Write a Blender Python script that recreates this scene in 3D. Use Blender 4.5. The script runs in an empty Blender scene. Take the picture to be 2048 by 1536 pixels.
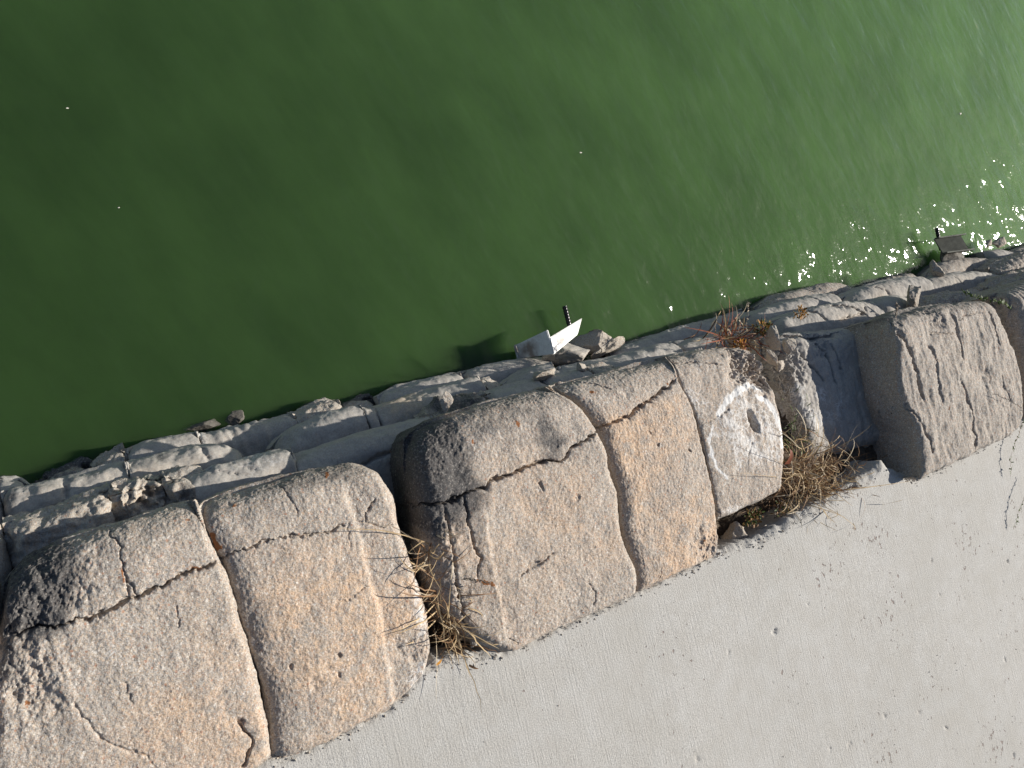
import bpy, math, random
import numpy as np
from mathutils import Matrix, Vector

# ------------------------------------------------------------------ camera, sky, sun, exposure
sc = bpy.context.scene
col = sc.collection
F_PX, CX, CY, CAM_H = 1607.0, 1024.0, 768.0, 1.45
_n = np.array([-865.0, 170.0, F_PX]); _n /= np.linalg.norm(_n)          # straight down, in camera axes
_a = np.array([2846.0, -723.0, F_PX]); _a -= _n * (_a @ _n); _a /= np.linalg.norm(_a)   # along the wall
_u = -_n
_b = np.cross(_u, _a)                                                    # towards the water
ROT = np.stack([_a, _b, _u])                                            # world = ROT @ camera axes
cam_d = bpy.data.cameras.new('camera')
cam_d.sensor_width = 36.0
cam_d.lens = F_PX / 2048.0 * 36.0
cam_d.clip_start, cam_d.clip_end = 0.02, 2000.0
cam = bpy.data.objects.new('camera', cam_d); col.objects.link(cam)
_cm = np.stack([ROT @ np.array([1, 0, 0]), ROT @ np.array([0, -1, 0]), ROT @ np.array([0, 0, -1])], axis=1)
cam.matrix_world = Matrix.Translation((0, 0, CAM_H)) @ Matrix([list(r) for r in _cm]).to_4x4()
sc.camera = cam

SUN_EL, SUN_AZ = math.radians(34.0), math.radians(-5.2)                 # azimuth from +x towards +y
sun_dir = Vector((math.cos(SUN_EL) * math.cos(SUN_AZ), math.cos(SUN_EL) * math.sin(SUN_AZ), math.sin(SUN_EL)))
world = bpy.data.worlds.new('World'); sc.world = world; world.use_nodes = True
wn = world.node_tree.nodes; wn.clear()
sky = wn.new('ShaderNodeTexSky'); sky.sky_type = 'NISHITA'; sky.sun_disc = False
sky.sun_elevation = SUN_EL; sky.sun_rotation = math.pi / 2 - SUN_AZ
sky.altitude = 0.0; sky.air_density = 1.0; sky.dust_density = 0.9; sky.ozone_density = 2.0
bg = wn.new('ShaderNodeBackground'); bg.inputs[1].default_value = 0.058
wo = wn.new('ShaderNodeOutputWorld')
world.node_tree.links.new(sky.outputs[0], bg.inputs[0]); world.node_tree.links.new(bg.outputs[0], wo.inputs[0])
sl = bpy.data.lights.new('sun', 'SUN'); sl.energy = 5.0; sl.angle = math.radians(0.5); sl.color = (1.0, 0.945, 0.86)
so = bpy.data.objects.new('sun', sl); col.objects.link(so); so.location = (6, -1, 5)
so.rotation_euler = sun_dir.to_track_quat('Z', 'Y').to_euler()
sc.view_settings.view_transform = 'Standard'; sc.view_settings.look = 'None'
sc.view_settings.exposure = 0.44; sc.view_settings.gamma = 1.0; sc.view_settings.use_curve_mapping = False

rng = np.random.default_rng(7); random.seed(7)
sc.cycles.volume_bounces = 3; sc.cycles.transparent_max_bounces = 16
WATER_Z = -0.48

# ------------------------------------------------------------------ helpers
def at(px, z):
    """where the sight line through a photograph pixel meets the level z"""
    v = ROT @ np.array([px[0] - CX, px[1] - CY, F_PX])
    return np.array([0, 0, CAM_H]) + v * ((z - CAM_H) / v[2])

def atl(pts, z): return np.array([at(p, z)[:2] for p in pts])

_perm = np.random.default_rng(3).permutation(256); _perm = np.concatenate([_perm, _perm, _perm])
_grad = np.random.default_rng(4).normal(size=(256, 3)); _grad /= np.linalg.norm(_grad, axis=1)[:, None]
def perlin(P):
    P = np.asarray(P, dtype=np.float64); i = np.floor(P).astype(int); f = P - i; i &= 255
    w = f * f * f * (f * (f * 6 - 15) + 10)
    out = 0
    for dx in (0, 1):
        for dy in (0, 1):
            for dz in (0, 1):
                h = _perm[_perm[_perm[i[..., 0] + dx] + i[..., 1] + dy] + i[..., 2] + dz]
                g = (_grad[h] * (f - np.array([dx, dy, dz]))).sum(-1)
                out = out + g * (w[..., 0] if dx else 1 - w[..., 0]) * (w[..., 1] if dy else 1 - w[..., 1]) * (w[..., 2] if dz else 1 - w[..., 2])
    return out * 1.5
def fbm(P, freq, octv=4, gain=0.5):
    s, a = 0, 1.0
    for k in range(octv):
        s = s + a * perlin(P * freq + 17.3 * k); a *= gain; freq *= 2.03
    return s

def seg_dist(P, line):
    """distance and signed side of points P (N,2) to a polyline; also the fraction along it"""
    d = np.full(len(P), 1e9); sd = np.zeros(len(P)); fr = np.zeros(len(P))
    n = len(line) - 1
    for k in range(n):
        a, b = line[k], line[k + 1]; ab = b - a; L2 = ab @ ab + 1e-12
        t = np.clip(((P - a) @ ab) / L2, 0, 1)
        q = P - a - t[:, None] * ab
        dd = np.hypot(q[:, 0], q[:, 1]); m = dd < d
        d[m] = dd[m]; sd[m] = np.sign(ab[0] * q[m, 1] - ab[1] * q[m, 0]); fr[m] = (k + t[m]) / n
    return d, sd, fr

def smooth_line(pts, n=160):
    p = np.array(pts, float)
    if len(p) > 2:
        for _ in range(2):
            q = np.empty((2 * len(p) - 2, 2)); q[0::2] = .75 * p[:-1] + .25 * p[1:]; q[1::2] = .25 * p[:-1] + .75 * p[1:]
            p = np.vstack([p[:1], q, p[-1:]])
    s = np.concatenate([[0], np.cumsum(np.hypot(*np.diff(p, axis=0).T))]); s /= s[-1]
    t = np.linspace(0, 1, n)
    return np.stack([np.interp(t, s, p[:, 0]), np.interp(t, s, p[:, 1])], 1)

def mesh_np(name, V, Fq, mat, parent=None, smooth=True, paint=None):
    me = bpy.data.meshes.new(name)
    V = np.ascontiguousarray(V, dtype=np.float32); Fq = np.ascontiguousarray(Fq, dtype=np.int32)
    k = Fq.shape[1]
    me.vertices.add(len(V)); me.vertices.foreach_set('co', V.ravel())
    me.loops.add(Fq.size); me.loops.foreach_set('vertex_index', Fq.ravel())
    me.polygons.add(len(Fq)); me.polygons.foreach_set('loop_start', np.arange(0, Fq.size, k, dtype=np.int32))
    try: me.polygons.foreach_set('loop_total', np.full(len(Fq), k, dtype=np.int32))
    except Exception: pass
    me.update(calc_edges=True); me.validate()
    me.polygons.foreach_set('use_smooth', np.full(len(me.polygons), smooth, dtype=bool))
    if paint is not None:
        at_ = me.attributes.new('paint', 'FLOAT_COLOR', 'POINT')
        at_.data.foreach_set('color', np.ascontiguousarray(paint, dtype=np.float32).ravel())
    me.materials.append(mat)
    o = bpy.data.objects.new(name, me); col.objects.link(o)
    if parent: o.parent = parent
    return o

def grid_faces(nu, nv):
    i = np.arange(nu * nv).reshape(nu, nv)
    return np.stack([i[:-1, :-1], i[1:, :-1], i[1:, 1:], i[:-1, 1:]], -1).reshape(-1, 4)

def tag(o, label, cat, group=None):
    o['label'] = label; o['category'] = cat
    if group: o['group'] = group
    return o
def struct(o): o['kind'] = 'structure'; return o
def thing(name, loc, label, cat, group=None):
    o = bpy.data.objects.new(name, None); col.objects.link(o); o.location = [float(v) for v in loc]
    o.empty_display_size = 0.05
    return tag(o, label, cat, group)

# ------------------------------------------------------------------ materials
class NT:
    def __init__(s, name):
        s.m = bpy.data.materials.new(name); s.m.use_nodes = True; s.t = s.m.node_tree; s.t.nodes.clear()
        s.out = s.n('ShaderNodeOutputMaterial'); s.p = s.n('ShaderNodeBsdfPrincipled'); s.l(s.p.outputs[0], s.out.inputs[0])
    def n(s, k, **kw):
        x = s.t.nodes.new(k)
        for a, b in kw.items(): setattr(x, a, b)
        return x
    def l(s, a, b): s.t.links.new(a, b)
    def coord(s, scale=(1, 1, 1), rot=(0, 0, 0)):
        g = s.n('ShaderNodeNewGeometry'); m = s.n('ShaderNodeMapping'); s.l(g.outputs['Position'], m.inputs[0])
        m.inputs['Scale'].default_value = scale; m.inputs['Rotation'].default_value = rot
        return m.outputs[0]
    def noise(s, co, scale, detail=3, rough=.55):
        x = s.n('ShaderNodeTexNoise'); s.l(co, x.inputs['Vector']); x.inputs['Scale'].default_value = scale
        x.inputs['Detail'].default_value = detail; x.inputs['Roughness'].default_value = rough
        return x.outputs['Fac']
    def voro(s, co, scale, feature='F1'):
        x = s.n('ShaderNodeTexVoronoi', feature=feature); s.l(co, x.inputs['Vector']); x.inputs['Scale'].default_value = scale
        return x
    def ramp(s, fac, stops, interp='LINEAR'):
        r = s.n('ShaderNodeValToRGB'); s.l(fac, r.inputs[0]); e = r.color_ramp; e.interpolation = interp
        while len(e.elements) > 1: e.elements.remove(e.elements[-1])
        e.elements[0].position = stops[0][0]; e.elements[0].color = cc(stops[0][1])
        for p, c in stops[1:]:
            k = e.elements.new(p); k.color = cc(c)
        return r.outputs[0]
    def mix(s, fac, a, b, mode='MIX'):
        m = s.n('ShaderNodeMix', data_type='RGBA', blend_type=mode)
        for v, i in ((fac, 0), (a, 6), (b, 7)):
            if hasattr(v, 'is_output'): s.l(v, m.inputs[i])
            else: m.inputs[i].default_value = cc(v) if i else v
        return m.outputs[2]
    def math(s, op, a, b=None, clamp=False):
        m = s.n('ShaderNodeMath', operation=op); m.use_clamp = clamp
        for v, i in ((a, 0), (b, 1)):
            if v is None: continue
            if hasattr(v, 'is_output'): s.l(v, m.inputs[i])
            else: m.inputs[i].default_value = v
        return m.outputs[0]
    def bump(s, h, dist, strength=1.0, prev=None):
        b = s.n('ShaderNodeBump'); b.inputs['Strength'].default_value = strength; b.inputs['Distance'].default_value = dist
        s.l(h, b.inputs['Height'])
        if prev is not None: s.l(prev, b.inputs['Normal'])
        return b.outputs[0]
def cc(c):
    if isinstance(c, (int, float)): return (c, c, c, 1)
    return (*c[:3], 1)

def concrete(name, base, tan, speck=1.0, grain=0.0016):
    """weathered grout that has lost its skin: sand grains, pebbles, tan iron tint, lichen and lime"""
    t = NT(name); co = t.coord()
    at_ = t.n('ShaderNodeAttribute', attribute_name='paint'); sep = t.n('ShaderNodeSeparateColor'); t.l(at_.outputs['Color'], sep.inputs[0])
    big = t.noise(co, 9, 4, .6); mid = t.noise(co, 45, 4, .6); fine = t.noise(co, 260, 3, .6)
    c = t.mix(t.ramp(big, [(.35, 0), (.65, 1)]), base, tuple(x * .86 for x in base))
    # tan tint
    tf = t.math('MULTIPLY', sep.outputs[0], t.ramp(t.math('ADD', t.math('MULTIPLY', mid, .55), t.math('MULTIPLY', big, .45)), [(.40, .05), (.58, 1)]))
    c = t.mix(tf, c, tan)
    c = t.mix(t.ramp(mid, [(.3, .35), (.55, 0)]), c, tuple(x * .62 for x in base))
    c = t.mix(.7, c, t.ramp(fine, [(.25, .38), (.5, .52), (.75, .66)]), 'OVERLAY')
    c = t.mix(t.ramp(t.noise(co, 13, 5, .65), [(.5, 0), (.68, .42)]), c, tuple(x * .8 for x in (base[0] * .97, base[1], base[2] * 1.06)))
    # grains of sand and pebbles
    for sc_, w in ((620, .52), (400, .34)):
        v = t.voro(co, sc_); s2 = t.n('ShaderNodeSeparateColor'); t.l(v.outputs['Color'], s2.inputs[0])
        pal = t.ramp(s2.outputs[0], [(0, (.10, .09, .085)), (.12, (.20, .175, .15)), (.26, (.38, .21, .13)), (.36, (.44, .32, .21)), (.62, (.42, .38, .335)), (.86, (.60, .54, .45)), (.96, (.74, .71, .66))], 'CONSTANT')
        msk = t.math('MULTIPLY', t.math('GREATER_THAN', s2.outputs[1], .42), w * speck)
        c = t.mix(msk, c, pal)
    v = t.voro(t.coord(), 150); s2 = t.n('ShaderNodeSeparateColor'); t.l(v.outputs['Color'], s2.inputs[0])
    peb = t.math('MULTIPLY', t.math('LESS_THAN', v.outputs['Distance'], .34), t.math('GREATER_THAN', s2.outputs[1], .84))
    c = t.mix(t.math('MULTIPLY', peb, .6 * speck), c, t.ramp(s2.outputs[0], [(0, (.12, .105, .10)), (.25, (.36, .17, .10)), (.5, (.50, .36, .24)), (.7, (.66, .62, .56))], 'CONSTANT'))
    # black crust, lime bloom, orange lichen
    n1 = t.noise(co, 38, 5, .7)
    dk = t.math('MULTIPLY', t.ramp(t.math('ADD', sep.outputs[1], t.math('MULTIPLY', n1, .9)), [(.62, 0), (1.25, 1)]), .88)
    c = t.mix(dk, c, t.ramp(fine, [(.3, (.03, .031, .034)), (.58, (.065, .065, .067)), (.68, (.26, .24, .215))]))
    wh = t.ramp(t.math('ADD', sep.outputs[2], t.math('MULTIPLY', t.noise(co, 70, 5, .7), .9)), [(.78, 0), (1.1, 1)])
    wv_ = t.n('ShaderNodeVectorMath', operation='ADD'); nz = t.n('ShaderNodeTexNoise'); t.l(co, nz.inputs['Vector']); nz.inputs['Scale'].default_value = 40
    sc3 = t.n('ShaderNodeVectorMath', operation='SCALE'); sc3.inputs['Scale'].default_value = .03; t.l(nz.outputs['Color'], sc3.inputs[0]); t.l(co, wv_.inputs[0]); t.l(sc3.outputs[0], wv_.inputs[1])
    vein = t.ramp(t.voro(wv_.outputs[0], 55, 'DISTANCE_TO_EDGE').outputs['Distance'], [(.0, 1), (.09, 0)])
    vein = t.math('MULTIPLY', vein, t.ramp(t.math('ADD', sep.outputs[2], t.math('MULTIPLY', t.noise(co, 24, 3, .6), .5)), [(.38, 0), (.62, .85)]))
    wh = t.math('MAXIMUM', wh, vein)
    c = t.mix(t.math('MULTIPLY', wh, .88), c, (.72, .71, .69))
    li = t.ramp(t.math('ADD', at_.outputs['Alpha'], t.math('MULTIPLY', t.noise(co, 130, 3, .6), .8)), [(.85, 0), (.98, 1)])
    c = t.mix(t.math('MULTIPLY', li, .9), c, t.mix(fine, (.25, .085, .012), (.16, .055, .015)))
    t.l(c, t.p.inputs['Base Color']); t.p.inputs['Roughness'].default_value = .88
    t.p.inputs['Specular IOR Level'].default_value = .3
    v = t.voro(co, 430); h = t.math('MULTIPLY', t.math('SUBTRACT', 1.0, v.outputs['Distance']), 1.0)
    b = t.bump(h, grain * .7, .45 * (0.35 + .65 * speck))
    b = t.bump(t.noise(co, 130, 5, .65), grain * 1.8, .34 + .2 * speck, b)
    t.l(b, t.p.inputs['Normal'])
    return t.m

M_TOP = concrete('weathered_sack_concrete', (.40, .362, .32), (.575, .405, .275), 1.0)
M_GREY = concrete('grey_sack_concrete', (.335, .315, .287), (.42, .36, .29), .95)
M_LOW = concrete('smooth_sack_concrete', (.40, .38, .35), (.46, .38, .29), .28, .0009)
M_BROKEN = concrete('broken_sack_concrete', (.42, .39, .345), (.47, .38, .28), .75, .0024)

def walkway_mat():
    t = NT('broom_finished_concrete'); co = t.coord()
    # strokes of the broom run across the walkway
    st = t.noise(t.coord((1, .035, 1), (0, 0, math.radians(3))), 260, 2, .5)
    st2 = t.noise(t.coord((1, .12, 1), (0, 0, math.radians(3))), 120, 3, .6)
    big = t.noise(co, 2.4, 4, .6); mid = t.noise(co, 20, 4, .6); fine = t.noise(co, 420, 2, .6)
    c = t.mix(t.ramp(big, [(.35, 0), (.65, 1)]), (.435, .424, .398), (.475, .463, .438))
    c = t.mix(t.ramp(mid, [(.4, .25), (.62, 0)]), c, (.36, .33, .285))
    c = t.mix(t.math('MULTIPLY', t.ramp(fine, [(.33, 1), (.45, 0)]), .5), c, (.2, .175, .15))
    wear = t.ramp(t.noise(t.coord((1, 1, 1)), 1.3, 3, .5), [(.38, 1), (.62, .25)])
    c = t.mix(t.math('MULTIPLY', t.ramp(st, [(.30, 1), (.46, 0)]), t.math('MULTIPLY', wear, .28)), c, (.22, .2, .175))
    # popped-out pits, grouped in patches
    pv = t.noise(t.coord((1, .7, 1)), 75, 3, .62); pg = t.ramp(t.noise(co, 5.5, 3, .6), [(.42, 0), (.66, .14)])
    sx = t.n('ShaderNodeSeparateXYZ'); t.l(co, sx.inputs[0])
    pg = t.math('ADD', pg, t.ramp(t.math('MULTIPLY', sx.outputs[0], .5), [(.40, (0, 0, 0)), (.85, (.055, .055, .055))]))
    pit = t.ramp(t.math('ADD', pv, pg), [(.785, 0), (.81, 1)])
    c = t.mix(t.math('MULTIPLY', pit, .8), c, (.2, .15, .13))
    c = t.mix(.8, c, t.ramp(t.noise(co, 380, 3, .75), [(.3, .34), (.5, .5), (.7, .63)]), 'OVERLAY')
    c = t.mix(t.ramp(t.noise(co, 6, 5, .65), [(.45, 0), (.7, .35)]), c, (.37, .35, .31))
    t.l(c, t.p.inputs['Base Color']); t.p.inputs['Roughness'].default_value = .85; t.p.inputs['Specular IOR Level'].default_value = .35
    b = t.bump(st, .002, .4)
    b = t.bump(st2, .0014, .18, b)
    b = t.bump(t.noise(co, 300, 4, .65), .0024, .7, b)
    b = t.bump(t.math('SUBTRACT', 1.0, pit), .004, .8, b)
    t.l(b, t.p.inputs['Normal'])
    return t.m
M_WALK = walkway_mat()

def water_mat():
    """turbid green pond: a clear rippled surface over a dense, forward scattering body of algae"""
    t = NT('green_pond_water')
    g = t.n('ShaderNodeNewGeometry')
    def dirco(rot, sc_):
        m = t.n('ShaderNodeMapping'); t.l(g.outputs['Position'], m.inputs[0]); m.inputs['Rotation'].default_value = (0, 0, math.radians(rot))
        k = t.n('ShaderNodeMapping'); t.l(m.outputs[0], k.inputs[0]); k.inputs['Scale'].default_value = sc_
        return k.outputs[0]
    w1 = t.noise(dirco(-20, (1, .26, 1)), 15, 2, .5)
    w2 = t.noise(dirco(-34, (1, .6, 1)), 20, 3, .5)
    w3 = t.noise(dirco(10, (1, .8, 1)), 6, 1, .5)
    b = t.bump(w1, .0075, 1.0); b = t.bump(w2, .0074, 1.0, b); b = t.bump(w3, .008, 1.0, b)
    fr = t.n('ShaderNodeFresnel'); fr.inputs[0].default_value = 1.33; t.l(b, fr.inputs['Normal'])
    gl = t.n('ShaderNodeBsdfGlossy'); gl.inputs['Roughness'].default_value = .055; t.l(b, gl.inputs['Normal'])
    tr = t.n('ShaderNodeBsdfTransparent'); ripple_tint = t.math('ADD', t.math('MULTIPLY', t.noise(dirco(-24, (1, .35, 1)), 9, 4, .6), .6), t.math('MULTIPLY', t.noise(g.outputs['Position'], 2.2, 4, .6), .4))  # light and dark of the ripples painted as a streaky surface tint
    t.l(t.ramp(ripple_tint, [(.36, (.84, .84, .86)), (.62, (1, 1, 1))]), tr.inputs[0]); mx = t.n('ShaderNodeMixShader')
    face = t.math('SUBTRACT', 1.0, g.outputs['Backfacing'])
    t.l(t.math('MULTIPLY', fr.outputs[0], face), mx.inputs[0]); t.l(tr.outputs[0], mx.inputs[1]); t.l(gl.outputs[0], mx.inputs[2]); t.l(mx.outputs[0], t.out.inputs['Surface'])
    alb = (.315, .50, .225, 1)
    vs = t.n('ShaderNodeVolumeScatter'); vs.inputs['Color'].default_value = alb; vs.inputs['Density'].default_value = 32; vs.inputs['Anisotropy'].default_value = .5
    va = t.n('ShaderNodeVolumeAbsorption'); va.inputs['Color'].default_value = alb; va.inputs['Density'].default_value = 32
    ad = t.n('ShaderNodeAddShader'); t.l(vs.outputs[0], ad.inputs[0]); t.l(va.outputs[0], ad.inputs[1]); t.l(ad.outputs[0], t.out.inputs['Volume'])
    return t.m
M_WATER = water_mat()

def simple(name, base, var=.25, scale=60, rough=.8, spec=.3, bumpd=.001, trans=0.0, metallic=0.0):
    t = NT(name); co = t.coord(); n = t.noise(co, scale, 4, .6)
    c = t.mix(t.ramp(n, [(.3, 0), (.7, 1)]), tuple(x * (1 - var) for x in base), tuple(min(1, x * (1 + var)) for x in base))
    t.l(c, t.p.inputs['Base Color']); t.p.inputs['Roughness'].default_value = rough; t.p.inputs['Specular IOR Level'].default_value = spec
    t.p.inputs['Metallic'].default_value = metallic
    t.l(t.bump(n, bumpd, .6), t.p.inputs['Normal'])
    if trans:
        tr = t.n('ShaderNodeBsdfTranslucent'); t.l(c, tr.inputs[0]); mx = t.n('ShaderNodeMixShader'); mx.inputs[0].default_value = trans
        t.l(t.p.outputs[0], mx.inputs[1]); t.l(tr.outputs[0], mx.inputs[2]); t.l(mx.outputs[0], t.out.inputs[0])
    return t.m
M_SOIL = simple('dark_soil', (.10, .08, .062), .45, 90, .95, .1, .006)
M_STRAW = simple('dry_straw', (.52, .385, .22), .35, 40, .6, .35, .0004, .25)
M_PALE = simple('bleached_straw', (.55, .46, .33), .25, 40, .6, .35, .0004, .25)
M_BROWN = simple('brown_grass', (.22, .125, .062), .4, 40, .6, .3, .0004, .2)
M_RED = simple('reddish_grass', (.23, .075, .04), .4, 40, .6, .3, .0004, .2)
M_TWIG = simple('grey_twig', (.17, .145, .12), .35, 90, .85, .2, .0005)
M_GREEN = simple('green_leaf', (.085, .13, .028), .4, 60, .55, .4, .0004, .25)
M_MOSS = simple('brown_moss', (.16, .10, .035), .55, 70, .9, .15, .002)
M_ORANGE = simple('amber_leaf', (.46, .21, .03), .3, 50, .55, .35, .0004, .25)
M_RUST = simple('rusty_leaf', (.19, .06, .03), .35, 60, .6, .35, .0005, .15)
M_FLECK = simple('floating_foam', (.7, .66, .58), .15, 200, .6, .3, .0003)
M_REBAR = simple('wet_rebar', (.035, .033, .035), .4, 200, .28, .6, .0006, 0, .6)

def white_mat():
    t = NT('weathered_white_paint'); co = t.coord(); n = t.noise(co, 55, 5, .7); m = t.noise(co, 14, 3, .6)
    c = t.mix(t.ramp(n, [(.36, .4), (.55, 0)]), (.80, .80, .79), (.50, .48, .44))
    c = t.mix(t.ramp(t.math('ADD', m, t.math('MULTIPLY', n, .4)), [(.70, 0), (.90, .8)]), c, (.18, .11, .07))
    t.l(c, t.p.inputs['Base Color']); t.p.inputs['Roughness'].default_value = .5
    t.l(t.bump(n, .0008, .5), t.p.inputs['Normal'])
    return t.m
M_WHITE = white_mat()
M_SHADE_METAL = simple('shade_darkened_metal', (.10, .105, .085), .5, 30, .6, .3, .001)  # second bracket's shade put into a dark base colour
M_DAMP_SHADE = simple('damp_and_shade_mortar', (.11, .10, .085), .4, 60, .7, .3, .004)  # dark mossy stones; on the bracket's lump the dark colour stands for shade

# ------------------------------------------------------------------ the sack builder
def axis_samples(W, r0, r1, ds, skirt):
    """positions across a sack of width W (0..W) with rounded edges r0, r1, then how far each row hangs down the side"""
    r0 = min(r0, W * .48); r1 = min(r1, W * .48)
    n0 = max(6, int(r0 * 1.57 / ds)); n1 = max(6, int(r1 * 1.57 / ds)); nm = max(3, int((W - r0 - r1) / ds)); ns = max(4, int(skirt / (ds * 1.8)))
    p0 = r0 * (1 - np.cos(np.linspace(0, math.pi / 2, n0, endpoint=False)))
    pm = np.linspace(r0, W - r1, nm, endpoint=False)
    p1 = W - r1 * (1 - np.cos(np.linspace(math.pi / 2, 0, n1)))
    d = np.concatenate([np.zeros(ns), p0, pm, p1, np.full(ns, W)])
    e = np.concatenate([np.linspace(1, 1 / ns, ns), np.zeros(n0 + nm + n1), np.linspace(1 / ns, 1, ns)])
    return d, e

def sack(name, front, back, left, right, label, zref=0.0, ztop=0.03, skirt=.15, r=(.05, .06, .05, .05), rv=(.05, .06, .05, .05),
         ds=.002, mat=None, cracks=(), steps=(), pits=(), paint=(), orange=.0, crown=.004, rough=.0, bump=.0022, world_xy=False, flute=0.0,
         group='concrete sacks of the top course', tilt=(0, 0), edge_noise=.004, blocky=3, chips=()):
    """one grout-filled sack; outlines are (front L>R, back L>R, left F>B, right F>B)"""
    cv = [np.array(x, float) if world_xy else atl(x, zref) for x in (front, back, left, right)]
    fr, bk, lf, rt = [smooth_line(x) for x in cv]
    Wu = .5 * (np.hypot(*(np.diff(fr, axis=0).T)).sum() + np.hypot(*(np.diff(bk, axis=0).T)).sum())
    Wv = .5 * (np.hypot(*(np.diff(lf, axis=0).T)).sum() + np.hypot(*(np.diff(rt, axis=0).T)).sum())
    du, eu = axis_samples(Wu, r[2], r[3], ds, skirt); dv, ev = axis_samples(Wv, r[0], r[1], ds, skirt)
    u, v = du / Wu, dv / Wv
    t = np.linspace(0, 1, len(fr))
    I = lambda c, s: np.stack([np.interp(s, t, c[:, 0]), np.interp(s, t, c[:, 1])], 1)
    Fu, Bu, Lv, Rv_ = I(fr, u), I(bk, u), I(lf, v), I(rt, v)
    U, V = np.meshgrid(u, v, indexing='ij')
    c00, c10, c01, c11 = .5 * (fr[0] + lf[0]), .5 * (fr[-1] + rt[0]), .5 * (bk[0] + lf[-1]), .5 * (bk[-1] + rt[-1])
    XY = ((1 - V)[..., None] * Fu[:, None] + V[..., None] * Bu[:, None] + (1 - U)[..., None] * Lv[None] + U[..., None] * Rv_[None]
          - ((1 - U) * (1 - V))[..., None] * c00 - (U * (1 - V))[..., None] * c10 - ((1 - U) * V)[..., None] * c01 - (U * V)[..., None] * c11)
    DU, DV = np.meshgrid(du, dv, indexing='ij'); EU, EV = np.meshgrid(eu, ev, indexing='ij')
    pos = lambda x: np.clip(x, 0, None)
    al, ar = pos(1 - DU / r[2]), pos(1 - (Wu - DU) / r[3]); af, ab = pos(1 - DV / r[0]), pos(1 - (Wv - DV) / r[1])
    q = (al ** blocky + ar ** blocky + af ** blocky + ab ** blocky) ** (1 / blocky)
    wsum = al ** 4 + ar ** 4 + af ** 4 + ab ** 4 + 1e-9
    RV = (al ** 4 * rv[2] + ar ** 4 * rv[3] + af ** 4 * rv[0] + ab ** 4 * rv[1]) / wsum
    qc = np.clip(q, 0, 1)
    drop = RV * (1 - np.sqrt(np.clip(1 - qc ** 2, 0, 1)))
    E = np.maximum(EU, EV)
    cxy = XY.reshape(-1, 2).mean(0)
    Z = ztop - drop - E * skirt + crown * (1 - (2 * U - 1) ** 2) * (1 - (2 * V - 1) ** 2)
    Z = Z + tilt[0] * (XY[..., 0] - cxy[0]) + tilt[1] * (XY[..., 1] - cxy[1])
    # sides bulge in below
    XY = XY + (cxy - XY) * (E ** 1.5 * .05)[..., None]
    P = np.concatenate([XY, Z[..., None]], -1)
    seed = rng.uniform(0, 50, 3)
    Q = P + seed
    N = np.cross(np.gradient(P, axis=0), np.gradient(P, axis=1)); N /= np.linalg.norm(N, axis=-1)[..., None] + 1e-12
    h = edge_noise * fbm(Q, 7, 3) + bump * fbm(Q, 28, 4, .55) * .8
    rg = fbm(Q, 16, 4, .6)
    edge = np.clip(q, 0, 1)
    h += -.0035 * edge ** 2 * pos(rg + .1) + .0009 * fbm(Q, 170, 2, .6)
    if rough:
        h += rough * (np.abs(fbm(Q, 13, 5, .6)) * -1.1 + .35 * fbm(Q, 30, 4, .65))
    if flute:
        X2 = XY[..., 0] + .02 * fbm(Q, 5, 2)
        fl = perlin(np.stack([X2 * 38, XY[..., 1] * 3.0, np.zeros_like(X2)], -1) + seed)
        h += flute * (np.abs(fl) * -1.6 + .3) + .4 * flute * perlin(np.stack([X2 * 90, XY[..., 1] * 6, np.zeros_like(X2)], -1) + seed)
    P2 = P.reshape(-1, 3); xy = P2[:, :2]
    Qf = (P2 + seed)
    jit = np.stack([fbm(Qf, 55, 3, .6), fbm(Qf + 31.7, 55, 3, .6)], 1) * .0045 + np.stack([fbm(Qf, 11, 2), fbm(Qf + 11.7, 11, 2)], 1) * .003
    hf = h.reshape(-1)
    hz = np.zeros(len(hf))
    topness = (E.reshape(-1) < .5)
    for ln, w, dep in cracks:
        L = atl(ln, ztop); lo, hi = L.min(0) - .03, L.max(0) + .03
        m = np.where((xy > lo).all(1) & (xy < hi).all(1) & topness)[0]
        if not len(m): continue
        d, s, f = seg_dist(xy[m] + jit[m] * 1.15, L)
        wv = w * (.55 + .9 * np.clip(fbm(Qf[m], 25, 2) + .4, 0, 1.2))
        taper = np.clip(np.minimum(f, 1 - f) * 12, .25, 1)
        hz[m] -= dep * taper * (.8 * np.exp(-(d / wv) ** 4) + .2 * np.exp(-(d / (wv * 3)) ** 2))
    for ln, dz, width, reach in steps:            # ground right of the line (looking along it) sits lower by dz
        L = atl(ln, ztop); lo, hi = L.min(0) - reach * 3, L.max(0) + reach * 3
        m = np.where((xy > lo).all(1) & (xy < hi).all(1) & topness)[0]
        if not len(m): continue
        d, s, f = seg_dist(xy[m] + jit[m] * .8, L); sd = -d * s
        fade = np.clip(np.minimum(f, 1 - f) * 8, 0, 1)
        hz[m] -= dz * fade / (1 + np.exp(-np.clip(sd / width, -40, 40))) * np.exp(-np.clip(sd, 0, None) / reach)
    for c, rx, ry, ang, dep in pits:
        ctr = at(c, ztop)[:2]; q2 = xy + jit * .8 - ctr; ca, sa = math.cos(ang), math.sin(ang)
        e = ((q2[:, 0] * ca + q2[:, 1] * sa) / rx) ** 2 + ((-q2[:, 0] * sa + q2[:, 1] * ca) / ry) ** 2
        hz -= dep * topness * np.exp(-e ** 2)
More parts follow.
